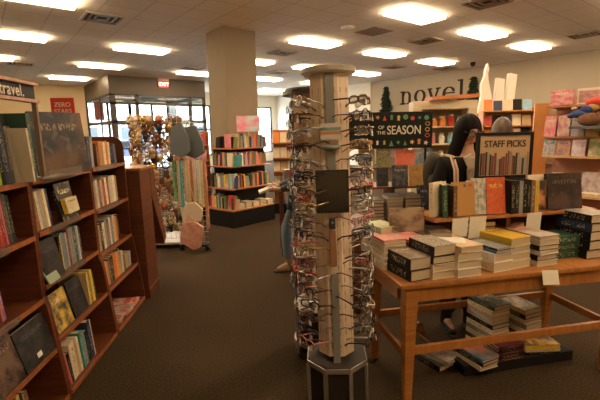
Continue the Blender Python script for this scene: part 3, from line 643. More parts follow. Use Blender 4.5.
# little case hanging below the mirror
pc = thing('glasses_case', 'brown glasses case hanging on a dark clip below the spinner mirror', 'case', M(.20, 2.13, 0, -3) @ RY(-1.25) @ T(-.005, -.128, 1.04))
MB().box(-.016, -.01, .07, .016, .006, .13).build('clip', mat('dark_clip', (.04,.04,.05), .35), pc, bevel=.004); MB().ball((0, -.012, .105), .007, .004, .007, 8).build('stud', SILVER, pc, smooth=True)
MB().prism([(-.02,-.13),(.02,-.13),(.017,.065),(-.017,.065)], -.012, .008, 'y').build('pouch', mat('tan_leather', (.33,.17,.09), .5, 0, .2, 20), pc, bevel=.006)
kinds = list(GC)
random.seed(3)
def wings(base, z0, z1, step, cols, name, skip=.04, rad=.205):
    n = int((z1-z0)/step)+1
    for (az, nm) in cols:
        for i in range(n):
            if random.random() < skip: continue
            z = z1-i*step; k = random.choice(['black', 'tortoiseshell', 'brown', 'black', 'silver', 'red', 'clear', 'tortoiseshell', 'navy', 'pink', 'gold', 'grey', 'brown', 'black', 'silver', 'clear'])
            a = az+random.uniform(-13, 13)
            eyeglasses(base @ RZ(a) @ T(random.uniform(-.008, .008), -rad+random.uniform(-.012, .012), z) @ RX(random.uniform(-16, 14)) @ RY(random.uniform(-9, 9)), k, random.randrange(3),
                       '%s glasses on the %s of the %s, %s row from the top' % (k, nm, name, ORD[i]), 'reading glasses on the '+name)
SB = M(.20, 2.13, 0, -3) @ RY(-1.25)
# azimuth: rotation of a pair whose front faces outward; 0 faces the viewer
wings(SB, .44, 1.755, .0745, [(-54, 'left front side'), (54, 'right front side'), (-88, 'left side'), (88, 'right side'), (-122, 'left rear side'), (122, 'right rear side')], 'foreground spinner')
# second spinner, behind and to the left
SB2 = M(.105, 2.75, 0, 12)
s2 = spinner(.105, 2.75, 12, 'second eyeglasses spinner with a black cap, standing behind the foreground spinner', .46, 1.78)
MB().lathe([(.001, 1.885), (.19, 1.885), (.205, 1.87), (.21, 1.845), (.001, 1.84)], 32).build('cap', mat('cap_dark', (.045,.035,.028), .45), s2)
MB().box(-.165, -.13, 1.52, .0, -.115, 1.845).build('poster_panel', art_mat((.5,.33,.18), (.12,.07,.05), (.5,.33,.18), 1.6), s2)
MB().box(-.175, -.13, .39, -.165, -.10, 1.845).build('edge_post', mat('cap_dark2', (.05,.04,.035), .4), s2)
b2 = [(.165*math.cos(R_(a)), .165*math.sin(R_(a))) for a in range(0, 360, 15)]
MB().prism(b2, .37, .39).build('tray', SILVER, s2); MB().prism([(x*.93, y*.93) for x, y in b2], .05, .37).build('cabinet', MC['base_dark_panel'], s2)
MB().prism([(x*1.02, y*1.02) for x, y in b2], .10, .125).build('rail', SILVER, s2); MB().prism([(x*.97, y*.97) for x, y in b2], 0, .05).build('foot', MC['foot_dark'], s2)
for a in (200, 265, 330): MB().box(-.012, -.006, .03, .012, .006, .38, 0, T(.162*math.cos(R_(a)), .162*math.sin(R_(a)), 0) @ RZ(a+90)).build('corner_post', SILVER, s2)
wings(SB2, .5, 1.75, .084, [(-40, 'front left side'), (-85, 'left side'), (60, 'right side')], 'second spinner', rad=.172)

# ================================================================ FRONT TABLE
TF = M(.545, 2.087, 0, 11.5)
TW, TD, TH = 1.56, .60, .76
tb = thing('display_table', 'honey-coloured wooden display table with stretchers, covered with stacked books', 'table', TF @ T(TW/2, TD/2, 0))
hx, hy = TW/2, TD/2
MB().box(-hx, -hy, TH-.03, hx, hy, TH).build('tabletop', MAPLE, tb, bevel=.006)
ap = MB().box(-hx+.09, -hy+.022, .645, hx-.09, -hy+.045, TH-.03).box(-hx+.09, hy-.045, .645, hx-.09, hy-.022, TH-.03).box(-hx+.022, -hy+.09, .645, -hx+.045, hy-.09, TH-.03).box(hx-.045, -hy+.09, .645, hx-.022, hy-.09, TH-.03)
ap.build('apron', MAPLE, tb)
for sx in (-1, 1):
    for sy in (-1, 1):
        x0, x1 = sorted((sx*(hx-.035), sx*(hx-.115))); y0, y1 = sorted((sy*(hy-.012), sy*(hy-.085)))
        MB().taper(x0, y0, x1, y1, 0, TH-.03, .017, .017).build('leg', MAPLEV, tb, bevel=.004)
for sy in (-1, 1): MB().box(-hx+.08, sy*(hy-.05)-.012, .31, hx-.08, sy*(hy-.05)+.012, .36).build('stretcher', MAPLE, tb, bevel=.003)
for sx in (-1, 1): MB().box(sx*(hx-.055)-.012, -hy+.07, .30, sx*(hx-.055)+.012, hy-.07, .35).build('stretcher', MAPLEV, tb, bevel=.003)
# riser on the table
rs = thing('shelf_riser', 'wooden riser shelf standing on the back of the front table', 'shelf', TF @ T(.93, .44, TH))
MB().box(-.57, -.14, .265, .66, .13, .287).build('top', MAPLE, rs, bevel=.003)
for x in (-.42, .0, .42): MB().box(x-.015, -.1, 0, x+.015, .1, .265).build('upright', CHERRY, rs)
MB().box(-.55, .06, .02, .58, .075, .265).build('back_board', CHERRYD, rs)
# ---- stacks on the table; pages towards the viewer
def stack(F, x, y, z, w_, h_, specs, where, group, rot=90, jit=3, art=None, far=False, cat='book'):
    """bottom first; w_ spine-to-edge, h_ head-to-tail; specs: (colour, thickness)"""
    n = len(specs)
    for i, (cn_, t_) in enumerate(specs):
        top = i == n-1
        pos = 'top' if top else ('bottom' if i == 0 else '%s-from-bottom' % ORD[i])
        book(F @ T(x+random.uniform(-.004, .004), y+random.uniform(-.004, .004), z), 'flat', t_-.0006, w_, h_, cn_,
             '%s %s, %s one of %s' % (cn_, cat, pos, where), cat, group, art=(art if top and art else None), rot=rot+random.uniform(-jit, jit), far=far)
        z += t_
    return z
random.seed(11)
PB = .235
A_BRN = art_mat((.13,.10,.08), (.3,.22,.16), (.7,.6,.45), 3)
zz = TH+.001
# rot -90: spine away from viewer on +y, so the fore-edge faces the viewer; rot 180: spine to the right
stack(TF, .13, .16, zz, .155, .23, [('black', .065), ('black', .07)], 'the low dark stack at the table corner', 'low dark stack at the table corner', rot=8+0, art=A_BRN)
stack(TF, .275, .16, zz, .155, .235, [('cream', .045), ('cream', .045), ('black', .045), ('black', .06)], 'the stack with a patterned black top', 'stack with patterned black top', rot=6, art=art_mat((.03,.03,.03), (.4,.35,.28), (.6,.55,.45), 7, 'voronoi'))
stack(TF, .435, .15, zz, .16, .24, [('white', .05), ('white', .048), ('cream', .05), ('tan', .035)], 'the pale stack under the cream leaflet', 'pale stack in the middle of the table front', rot=6, art=art_mat((.62,.45,.28), (.68,.5,.33), (.55,.38,.22), 3))
tag(MB().box(-.08, -.05, 0, .08, .05, .002).build('leaflet', PAPER, None, TF @ T(.40, .17, TH+.186) @ RZ(-25) @ RX(3)), 'loose cream leaflet on the pale stack', 'paper')
stack(TF, .03+.045, .37, zz, .15, .22, [('cream', .04), ('white', .035), ('cream', .035), ('cream', .04), ('cream', .02), ('pink', .018)], 'the cream stack with a pink top behind the corner', 'cream stack with pink top', rot=5, art=art_mat((.75,.3,.27), (.7,.4,.33), (.8,.7,.6), 2))
stack(TF, .24, .38, zz, .15, .22, [('cream', .045), ('tan', .045), ('cream', .045), ('red', .02), ('pink', .02)], 'the stack with a coral top in the second row', 'stack with coral top', rot=8, art=art_mat((.78,.25,.22), (.72,.3,.26), (.8,.65,.55), 2))
stack(TF, .10, .52, zz, .15, .2, [('cream', .04), ('white', .04), ('cream', .04), ('pink', .02), ('white', .04), ('pale green', .05)], 'the pastel stack beside the spinner', 'pastel stack beside the spinner', rot=12, art=art_mat((.4,.5,.25), (.65,.6,.45), (.8,.75,.6), 2))
book(TF @ T(.245, .44, .945), 'face', .02, .24, .155, 'tan', 'tan patterned book standing on its long edge behind the coral-topped stack', art=art_mat((.42,.31,.2), (.13,.08,.05), (.42,.31,.2), 1.7), lean=8, rot=-3)
stack(TF, .40, .37, zz, .15, .23, [('cream', .05), ('tan', .045), ('maroon', .045), ('brown', .04)], 'the maroon-backed stack under the riser', 'maroon-backed stack', rot=10, art=A_BRN)
book(TF @ T(.42, .36, .942), 'flat', .03, .14, .21, 'brown', 'brown book tilted across the maroon-backed stack', art=A_BRN, rot=-18)
# blue one and yellow one
stack(TF, .67, .17, zz, .15, .22, [('cream', .06), ('white', .055), ('blue', .018), ('black', .014)], 'the stack with a blue swirled cover', 'blue swirled stack', rot=12, art=art_mat((.05,.08,.12), (.6,.55,.4), (.25,.45,.5), 4, 'wave'))
stack(TF, .80, .21, zz, .17, .25, [('cream', .05), ('cream', .045), ('cream', .045), ('yellow', .05)], 'the yellow-topped stack', 'yellow-topped stack', rot=10, art=art_mat((.75,.48,.06), (.7,.42,.05), (.25,.15,.05), 3))
stack(TF, 1.0, .20, zz, .16, .24, [('cream', .035), ('black', .035), ('white', .03), ('black', .032), ('cream', .035), ('grey', .022)], 'the stack with an orange illustrated top beside the card', 'orange illustrated stack', rot=8, art=art_mat((.6,.6,.55), (.65,.2,.06), (.2,.3,.4), 2))
book(TF @ T(.93, .36, .90), 'flat', .02, .15, .2, 'blue', 'blue book lying behind the orange illustrated stack', rot=20)
book(TF @ T(.93, .36, TH+.001), 'flat', .137, .15, .2, 'cream', 'thick cream volume under the blue book', rot=20)
book(TF @ T(.97, .385, .921) @ RY(-14), 'flat', .04, .13, .16, 'brown', 'small reddish-brown book tilted behind the orange illustrated stack', art=art_mat((.3,.1,.05), (.2,.06,.04)), rot=15)
stack(TF, .73, .42, zz, .15, .22, [('black', .042), ('maroon', .04), ('black', .04), ('brown', .04), ('maroon', .04), ('black', .035)], 'the dark stack under the riser behind the yellow stack', 'dark stack under the riser', rot=-90, jit=2)
stack(TF, 1.23, .26, zz, .17, .25, [('dark green', .05), ('dark green', .05), ('dark green', .045)], 'the dark green stack', 'dark green stack', rot=90, jit=1)
stack(TF, 1.43, .24, zz, .2, .25, [('black', .06), ('black', .06), ('black', .06), ('navy', .055), ('black', .055)], 'the tall black hardcover stack at the right', 'black hardcovers at the table right', rot=4, jit=2, art=art_mat((.2,.17,.15), (.3,.27,.24)))
# cards
CARD = mat('printed_card', (.74,.68,.56), .6, 0, .05, 40)
def card(mw, w_, h_, label):
    tag(MB().box(-w_/2, -.0012, -h_, w_/2, .0012, 0).build('card', CARD, None, mw), label, 'card', 'printed staff cards')
card(TF @ T(.545, .297, 1.045) @ RX(4) @ RZ(3), .115, .125, 'cream printed card hanging from the riser under the wooden-looking book')
card(TF @ T(.67, .297, 1.048) @ RX(4) @ RZ(-3), .115, .145, 'cream printed card hanging from the riser under the red book')
card(TF @ T(1.09, .297, 1.047) @ RX(4), .11, .125, 'cream printed card hanging from the riser under the dark cover')
card(TF @ T(.95, -.004, .765) @ RX(-18) @ RY(4), .11, .085, 'cream printed card hanging over the front edge of the table')
# books on the riser
RZT = 1.048
def onriser(x, y, t_, w_, h_, cn_, label, art=None, mode='face', lean=8, rot=0, name='book'):
    book(TF @ T(x, y, RZT), mode, t_, w_, h_, cn_, label, group='books on the riser', art=art, lean=lean, rot=rot)
onriser(.445, .40, .03, .15, .22, 'cream', 'cream page-edged book standing at the left end of the riser', mode='spine', lean=-3, rot=-62)
onriser(.475, .385, .03, .15, .21, 'dark green', 'dark green book beside the cream one at the left end of the riser', mode='spine', lean=-3, rot=-20)
onriser(.515, .375, .025, .15, .205, 'brown', 'thin brown book left of the wooden-looking cover', mode='spine', lean=-2, rot=-5)
onriser(.595, .35, .022, .155, .22, 'tan', 'face-out book with a wooden plank-like cover and two small red and blue marks', art=art_mat((.5,.27,.09), (.4,.2,.06), (.45,.24,.08), 6, 'wave'), rot=2)
tag(MB().lathe([(.001,0),(.011,0),(.011,.002),(.001,.002)], 12).build('sticker', mat('sticker_red', (.55,.08,.05)), None, TF @ T(.638, .353, 1.245) @ RX(82)), 'round red sticker on the plank-like cover', 'sticker')
tag(MB().lathe([(.001,0),(.009,0),(.009,.002),(.001,.002)], 12).build('sticker', mat('sticker_blue', (.1,.13,.22)), None, TF @ T(.60, .353, 1.245) @ RX(82)), 'round blue sticker on the plank-like cover', 'sticker')
onriser(.735, .37, .03, .12, .235, 'white', 'white paisley-edged book next to the red cover', art=art_mat((.7,.6,.48), (.2,.3,.3), (.6,.5,.4), 5), rot=-10)
onriser(.825, .35, .025, .13, .24, 'red', 'red face-out book with a yellow lettered cover', art=art_mat((.62,.07,.035), (.6,.13,.04), (.75,.5,.08), 7), rot=-4)
for i, (cn_, h_) in enumerate((('black', .22), ('black', .22), ('grey', .215), ('black', .225), ('black', .22), ('brown', .215), ('yellow', .21))):
    onriser(.925+i*.03, .375, .028, .15, h_, cn_, '%s book spine-out under the staff sign, %s from the left' % (cn_, ORD[i]), mode='spine', lean=-2)
onriser(1.165, .38, .02, .15, .2, 'orange', 'book with an orange portrait shape on black at the right of the riser', art=art_mat((.03,.02,.02), (.6,.25,.1), (.03,.02,.02), 1.6), rot=-5, lean=6)
onriser(1.36, .355, .03, .25, .245, 'black', 'large black cookbook with a faint purple picture, face-out on the right of the riser', art=art_mat((.014,.010,.010), (.07,.035,.035), (.12,.08,.06), 2.0), rot=-6, lean=10)
onriser(1.2, .42, .02, .15, .235, 'cream', 'cream-edged book behind the large black cookbook', lean=6)
# STAFF PICKS frame
sf = thing('framed_sign', 'black framed sign reading STAFF PICKS above a drawing of book spines', 'sign', TF @ T(.965, .465, RZT) @ RZ(-4) @ Matrix.Diagonal((.93, 1, 1, 1)))
hh = .53; z0 = .215
f = MB().box(-.22, -.012, z0, .22, .012, z0+.022).box(-.22, -.012, hh-.022, .22, .012, hh).box(-.22, -.012, z0+.022, -.198, .012, hh-.022).box(.198, -.012, z0+.022, .22, .012, hh-.022)
f.build('frame', BLACKP, sf, bevel=.002)
MB().box(-.2, -.004, z0+.01, .2, .008, hh-.01).build('picture', mat('kraft_paper', (.52,.35,.2), .6, 0, .1, 6), sf)
text_mesh('lettering', 'STAFF PICKS', .064, mat('lettering_dark', (.05,.04,.03), .6), T(0, -.006, z0+.235)@RX(90), sf, cond=.92)
random.seed(5); x = -.19; pm = [MC['lettering_dark'], mat('print_maroon', (.2,.06,.05)), mat('print_brown', (.3,.2,.12)), mat('print_grey', (.35,.3,.26))]
pb = MB()
while x < .185:
    wv = random.uniform(.012, .022); pb.box(x, -.0062, z0+.025, x+wv*.8, -.004, z0+.025+random.uniform(.11, .165), random.randrange(4)); x += wv
pb.build('printed_books', pm, sf)
MB().box(-.16, -.008, 0, -.14, .008, z0).box(.14, -.008, 0, .16, .008, z0).build('stand', BLACKM, sf)
# ---- below the table
pl = tag(MB().box(0, 0, 0, .84, .34, .07).build('floor_plinth', BLACKP, None, TF @ T(.56, .2, 0), bevel=.004), 'low black plinth on the carpet under the front table', 'platform')
stack(TF, .88, .42, .0715, .16, .23, [('cream', .035), ('black', .034), ('cream', .036), ('grey', .034), ('cream', .035), ('black', .034), ('white', .035), ('cream', .035), ('cream', .034), ('dark green', .03)], 'the taller stack under the table', 'taller stack under the table', rot=10, jit=2, art=art_mat((.04,.07,.05), (.2,.2,.14)))
stack(TF, 1.14, .42, .0715, .16, .23, [('black', .035), ('cream', .038), ('black', .035), ('cream', .036), ('grey', .038), ('cream', .034), ('black', .036), ('gold', .034)], 'the gold-topped stack under the table', 'gold-topped stack under the table', rot=10, jit=2, art=art_mat((.35,.27,.1), (.08,.06,.04), (.3,.2,.1), 4))
stack(TF, .68, .25, .0715, .15, .22, [('cream', .03), ('black', .028), ('blue', .02)], 'the low blue-topped stack under the table', 'low blue-topped stack', rot=12, art=art_mat((.08,.2,.28), (.5,.15,.06), (.6,.4,.2), 2))
stack(TF, .90, .27, .0715, .15, .2, [('maroon', .022), ('black', .022), ('maroon', .022), ('black', .022), ('maroon', .022)], 'the low maroon stack under the table', 'low maroon stack', rot=92, jit=2)
stack(TF, 1.17, .29, .0715, .17, .24, [('black', .02), ('cream', .022), ('yellow', .03)], 'the low yellow-topped stack under the table', 'low yellow-topped stack', rot=80, art=art_mat((.7,.4,.05), (.1,.06,.05), (.8,.6,.2), 2.2))
book(TF @ T(.47, .42, .001), 'flat', .04, .18, .24, 'black', 'black book lying on the carpet left of the taller stack under the table', art=A_DARK, rot=20)
book(TF @ T(.50, .40, .042), 'flat', .03, .16, .22, 'grey', 'grey book on the black one on the carpet under the table', art=A_BRN, rot=30)
sh = thing('shoe', 'brown leather shoe tipped up on the books under the table', 'shoe', TF @ T(.40, .50, .15) @ RZ(30) @ RY(38))
MB().ball((0, 0, .03), .10, .036, .03, 14).ball((-.06, 0, .045), .045, .034, .045, 12).build('upper', mat('brown_leather', (.2,.09,.05), .4, 0, .2, 20), sh, smooth=True)
MB().box(-.1, -.034, -.006, .1, .034, .006).build('sole', mat('sole_tan', (.4,.27,.16), .6), sh, bevel=.005)

# ================================================================ PEOPLE
def skin_mesh(pts, edges, rad, root=0, sub=2):
    me = bpy.data.meshes.new('s'); me.from_pydata([tuple(p) for p in pts], edges, [])
    o = bpy.data.objects.new('s', me); COL.objects.link(o)
    o.modifiers.new('k', 'SKIN'); s_ = o.modifiers.new('u', 'SUBSURF'); s_.levels = sub; s_.render_levels = sub
    if not me.skin_vertices: 
        bpy.context.view_layer.objects.active = o
    sv = me.skin_vertices[0].data
    for i, r in enumerate(rad):
        sv[i].radius = r if isinstance(r, (tuple, list)) else (r, r); sv[i].use_root = (i == root)
    out = bpy.data.meshes.new_from_object(o.evaluated_get(bpy.context.evaluated_depsgraph_get()))
    bpy.data.objects.remove(o); bpy.data.meshes.remove(me); return out
def chain(*specs):
    """specs: dict name -> (pos, rad, parent)"""
    names = [s[0] for s in specs]; pts = [s[1] for s in specs]; rad = [s[2] for s in specs]
    ed = [(names.index(s[3]), i) for i, s in enumerate(specs) if s[3]]
    return pts, ed, rad
def hand_specs(pre, wrist, fwd, side, up, s=1.0, curl=.5):
    """palm and five fingers; fwd: towards the fingertips, side: towards the thumb, up: back of the hand"""
    W = Vector(wrist); F = Vector(fwd).normalized(); S = Vector(side).normalized(); U = Vector(up).normalized(); o = []
    o.append((pre+'palm', W+F*.045*s, (.032*s, .014*s), pre+'w'))
    for i, (off, ln) in enumerate(((.03, .068), (.01, .078), (-.01, .072), (-.028, .056))):
        b = W+F*.082*s+S*off*s; k1 = b+F*ln*.5*s-U*ln*.18*curl; k2 = k1+F*ln*.32*s*(1-curl*.5)-U*ln*.4*curl
        o += [('%sk%d' % (pre, i), b, .009*s, pre+'palm'), ('%sm%d' % (pre, i), k1, .0078*s, '%sk%d' % (pre, i)), ('%st%d' % (pre, i), k2, .0062*s, '%sm%d' % (pre, i))]
    a = W+F*.03*s+S*.035*s; b = a+F*.03*s+S*.022*s-U*.012; c = b+F*.026*s+S*.004*s-U*.01
    o += [(pre+'tb', a, .0105*s, pre+'palm'), (pre+'tm', b, .0092*s, pre+'tb'), (pre+'tt', c, .0075*s, pre+'tm')]
    return o
def head_mb(yaw=0, pitch=0, c=(0, -.02, 1.575), s=1.0):
    b = MB(); n, k = 28, 22; vs = []; fs = []
    def g(x, z, cx, cz, w): return math.exp(-((x-cx)**2+(z-cz)**2)/(w*w))
    for i in range(k+1):
        th = PI*i/k
        for j in range(n):
            q = 2*PI*j/n; dx, dy, dz = math.sin(th)*math.cos(q), math.sin(th)*math.sin(q), math.cos(th)
            jw = 1-.34*max(0, -dz)**1.6; x = .073*dx*jw; y = .09*dy*(1-.12*max(0, -dz)); z = .112*dz
            if dy < 0:
                fr = -dy
                y -= fr*(.024*g(dx, dz, 0, -.14, .13)+.010*g(dx, dz, 0, .05, .1)+.009*g(dx, dz, 0, -.5, .16)+.010*g(dx, dz, 0, -.82, .2)+.006*g(dx, dz, 0, .3, .4))
                y += fr*(.010*(g(dx, dz, .36, .08, .15)+g(dx, dz, -.36, .08, .15)))
            vs.append((x, y, z))
    for i in range(k):
        for j in range(n): fs.append((i*n+j, (i+1)*n+j, (i+1)*n+(j+1) % n, i*n+(j+1) % n))
    b.add(vs, fs)
    for sx in (-1, 1): b.ball((sx*.074, .008, -.005), .010, .018, .03, 10); b.ball((sx*.079, .012, -.003), .006, .012, .022, 8)
    HM = T(*c) @ RZ(yaw) @ RX(pitch) @ Matrix.Scale(s, 4)
    b.v = [tuple(HM @ Vector(v)) for v in b.v]; return b, HM
SKIN = mat('skin', (.55,.32,.21), .5, 0, .06, 14)
def hair_mesh(length, m, name, parent, HM, part=True, vol=1.0):
    """crown cap that opens round the face and falls to 'length' below the chin"""
    n, k = 40, 18; vs = []; fs = []
    for i in range(k+1):
        for j in range(n):
            q = 2*PI*j/n; fa = abs(((q-(-PI/2)+PI) % (2*PI))-PI)       # 0 at the face
            low = -.09-length if fa > .95 else (.048 if fa < .55 else .048+(fa-.55)/.4*(-.14-length-.048))
            t_ = i/k
            if t_ < .5:
                th = t_/.5*1.45; zz = .128*math.cos(th); r = math.sin(th); 
                zend = .128*math.cos(1.45)
                if zz < low: zz = low; r = math.sqrt(max(0, 1-(low/.128)**2))
            else:
                u_ = (t_-.5)/.5; zs = max(.128*math.cos(1.45), low); zz = zs+(low-zs)*u_
                r = math.sin(1.45)*(1+.10*math.sin(u_*2.6)-(.18*u_ if fa > 2 else 0)) if low < .02 else math.sqrt(max(0, 1-(low/.128)**2))
            wv = 1+.018*math.sin(j*2.7+i*.6)
            x = .088*r*math.cos(q)*wv*vol; y = .103*r*math.sin(q)*wv*vol+.008
            if part and fa < .6 and zz > .04: zz += .004*math.cos(fa*5)-.006
            if zz < -.1: y += .02
            vs.append((x, y, zz))
    for i in range(k):
        for j in range(n): fs.append((i*n+j, (i+1)*n+j, (i+1)*n+(j+1) % n, i*n+(j+1) % n))
    b = MB().add(vs, fs); b.v = [tuple(HM @ Vector(v)) for v in b.v]
    o = b.build(name, m, parent, smooth=True); md = o.modifiers.new('thick', 'SOLIDIFY'); md.thickness = .012; md.offset = 0; return o
def person(label, mw, yaw, pitch, armL, armR, legs, hair, jacket, trousers, shoes, hs=1.0, shirt=None, hlen=.24, lean=0):
    """arm: elbow, wrist, finger dir, thumb dir, back dir"""
    root = thing('person', label, 'person', mw)
    sp_ = [('pel', (0, 0, .94), (.135, .10), None), ('wai', (0, .0, 1.08), (.115, .085), 'pel'), ('che', (0, lean*.5, 1.26), (.135, .10), 'wai'), ('nb', (0, lean, 1.40), (.075, .065), 'che'), ('nt', (0, lean-.008, 1.49), (.048, .05), 'nb'), ('hd', (0, lean-.015, 1.56), (.055, .06), 'nt')]
    for s, arm in ((-1, armL), (1, armR)):
        p = 'L' if s < 0 else 'R'; sh_ = Vector((s*.165, lean, 1.36)); e, w_, f_, t_, u_ = [Vector(a) for a in arm]
        sp_ += [(p+'s', sh_, .058, 'che'), (p+'u', (sh_+e)/2, .046, p+'s'), (p+'e', e, .037, p+'u'), (p+'f', (e+w_)/2, .034, p+'e'), (p+'w', w_, (.026, .02), p+'f')]
        sp_ += hand_specs(p, w_, f_, t_, u_)
    for s, lg in ((-1, legs[0]), (1, legs[1])):
        p = 'l' if s < 0 else 'r'; k, a, toe = [Vector(v) for v in lg]; h = Vector((s*.088, 0, .87))
        sp_ += [(p+'h', h, .088, 'pel'), (p+'t', (h+k)/2, .072, p+'h'), (p+'k', k, .052, p+'t'), (p+'c', (k*.6+a*.4), .05, p+'k'), (p+'a', a, .034, p+'c'), (p+'o', toe, (.036, .02), p+'a')]
    sm = skin_mesh(*chain(*sp_)); hb, HM = head_mb(yaw, pitch, (0, lean-.02, 1.585), hs)
    bm = bmesh.new(); bm.from_mesh(sm); tmp = hb.mesh('h', SKIN); bm.from_mesh(tmp)
    me = bpy.data.meshes.new('body'); bm.to_mesh(me); bm.free(); me.materials.clear(); me.materials.append(SKIN); me.polygons.foreach_set('use_smooth', [True]*len(me.polygons))
    body = bpy.data.objects.new('body', me); COL.objects.link(body); body.parent = root
    # eyes, brows, mouth
    for sx in (-1, 1):
        b = MB().ball((sx*.028, -.078, .010), .011, .006, .006, 10); b.v = [tuple(HM @ Vector(v)) for v in b.v]; b.build('eye', mat('eye_dark', (.06,.035,.025), .2), root, smooth=True)
        b = MB().tube([(sx*.014, -.092, .026), (sx*.03, -.088, .031), (sx*.046, -.076, .026)], .003, 6); b.v = [tuple(HM @ Vector(v)) for v in b.v]; b.build('eyebrow', hair, root)
    b = MB().ball((0, -.092, -.055), .022, .007, .006, 12); b.v = [tuple(HM @ Vector(v)) for v in b.v]; b.build('mouth', mat('lips', (.45,.13,.11), .4), root, smooth=True)
    hair_mesh(hlen, hair, 'hair', root, HM)
    # jacket: torso + sleeves, a size larger
    js = [('pel', (0, 0, .88), (.165, .13), None), ('wai', (0, .0, 1.06), (.155, .12), 'pel'), ('che', (0, lean*.5, 1.25), (.165, .13), 'wai'), ('nb', (0, lean+.01, 1.385), (.095, .085), 'che')]
    for s, arm in ((-1, armL), (1, armR)):
        p = 'L' if s < 0 else 'R'; sh_ = Vector((s*.17, lean, 1.345)); e, w_ = Vector(arm[0]), Vector(arm[1])
        js += [(p+'s', sh_, .078, 'che'), (p+'u', (sh_+e)/2, .064, p+'s'), (p+'e', e, .056, p+'u'), (p+'f', (e+w_)/2, .048, p+'e'), (p+'w', e+(w_-e)*.93, .038, p+'f')]
    def cloth(name, specs, m, cut=None):
        me_ = skin_mesh(*chain(*specs)); me_.materials.clear(); me_.materials.append(m); me_.polygons.foreach_set('use_smooth', [True]*len(me_.polygons)); me_.name = name
        o_ = bpy.data.objects.new(name, me_); COL.objects.link(o_); o_.parent = root; return o_
    cloth('jacket', js, jacket)
    ts = [('pel', (0, 0, .93), (.148, .115), None)]
    for s, lg in ((-1, legs[0]), (1, legs[1])):
        p = 'l' if s < 0 else 'r'; k, a, toe = [Vector(v) for v in lg]; h = Vector((s*.088, 0, .85))
        ts += [(p+'h', h, .1, 'pel'), (p+'t', (h+k)/2, .084, p+'h'), (p+'k', k, .07, p+'t'), (p+'c', k*.5+a*.5, .07, p+'k'), (p+'a', a+(k-a)*.12, .07, p+'c')]
        d = (toe-a); d.z = 0; d.normalize(); b = MB(); zt = .0
        b2 = skin_mesh([a+Vector((0, 0, .15)), a, Vector((a.x, a.y, .045))-d*.02, Vector((a.x, a.y, .04))+d*.08, Vector((a.x, a.y, .032))+d*.16], [(0, 1), (1, 2), (2, 3), (3, 4)], [.052, .048, .044, (.042, .036), (.036, .026)])
        b2.materials.clear(); b2.materials.append(shoes); b2.polygons.foreach_set('use_smooth', [True]*len(b2.polygons))
        o_ = bpy.data.objects.new('boot', b2); COL.objects.link(o_); o_.parent = root
        ang = math.degrees(math.atan2(d.y, d.x))
        MB().prism([(-.05,-.03),(.1,-.04),(.18,-.028),(.195,0),(.18,.028),(.1,.04),(-.05,.03)], .0, .022, mt=T(a.x, a.y, 0) @ RZ(ang)).build('sole', mat('boot_sole', (.05,.04,.035), .7), o_)
    cloth('trousers', ts, trousers)
    return root, HM
HAIRD = mat('dark_hair', (.007,.0045,.004), .6, 0, .4, 40, 0, .12); HAIRB = mat('brown_hair', (.06,.03,.015), .45, 0, .3, 40)
legs_std = (((-.09, -.01, .48), (-.095, .01, .09), (-.10, -.13, .03)), ((.09, -.01, .48), (.095, .01, .09), (.10, -.13, .03)))
wj = mat('black_jacket', (.009,.008,.009), .8, 0, .2, 30, .1); DEN = mat('blue_denim', (.16,.23,.31), .85, 0, .2, 60, .1); BLKT = mat('black_trousers', (.02,.02,.022), .8); TANB = mat('tan_suede', (.36,.23,.12), .8, 0, .1, 30)
WM = M(1.265, 3.05, 0, 4)
wo, HM = person('woman with long dark hair and glasses in a black jacket, reading behind the table', WM, 6, 14,
    ((-.24, -.02, 1.08), (-.10, -.26, 1.16), (.55, -.8, .1), (.2, .2, .9), (-.7, -.5, .3)),
    ((.24, -.02, 1.08), (.12, -.27, 1.16), (-.5, -.8, .1), (-.2, .2, .9), (.7, -.5, .3)),
    legs_std, HAIRD, wj, BLKT, mat('black_boot', (.02,.02,.02), .5), hs=1.0, hlen=.22)
g = thing('eyeglasses', 'dark-framed glasses worn by the woman in the black jacket', 'glasses', WM @ HM @ T(0, -.108, .008))
d = glasses_proto('black', 0); put(d['f'], 'frame', g, T()); put(d['l'], 'lens', g, T(-.034)); put(d['l'], 'lens', g, T(.034)); put(d['t'], 'temple', g, T(-.068, .004, 0)); put(d['t'], 'temple', g, T(.068, .004, 0))
# pale collar / shirt front
b = MB().prism([(-.035, 1.405), (.035, 1.405), (.05, 1.3), (.03, 1.08), (-.03, 1.08), (-.05, 1.3)], -.148, -.12, 'y'); b.build('shirt_front', mat('pale_shirt', (.6,.56,.5), .8), wo, bevel=.01)
for sx in (-1, 1): MB().prism([(sx*.03, 1.43), (sx*.085, 1.40), (sx*.04, 1.31)], -.15, -.13, 'y').build('collar', mat('pale_shirt', (.6,.56,.5)), wo, bevel=.004)
tag(MB().prism([(-.13, 0), (0, -.02), (.13, 0), (.13, .006), (0, -.014), (-.13, .006)], -.1, .1, 'y').build('open_booklet', PAPER, None, WM @ T(0, -.36, 1.185) @ RX(38)), 'open white booklet in the hands of the woman in the black jacket', 'booklet')
bg_ = thing('backpack', 'dark olive backpack with a striped strap behind the shoulder of the woman', 'bag', WM @ T(-.18, .16, 1.09))
MB().ball((0, 0, .17), .085, .08, .17, 20).ball((.0, -.06, .10), .07, .06, .09, 14).build('body', mat('olive_nylon', (.045,.038,.024), .7, 0, .3, 8, .3), bg_, smooth=True)
cr = mat('strap_cream', (.6,.5,.38), .7); orr = mat('strap_orange', (.45,.18,.08), .7)
for dx, m_i in ((0, cr), (.013, orr), (.026, cr)): MB().tube([(.03+dx, -.29, .04), (.035+dx, -.305, .12), (.04+dx, -.28, .22), (.045+dx, -.20, .31), (.045+dx, -.1, .32), (.04+dx, -.04, .28)], .007, 6).build('strap', m_i, bg_, smooth=True)
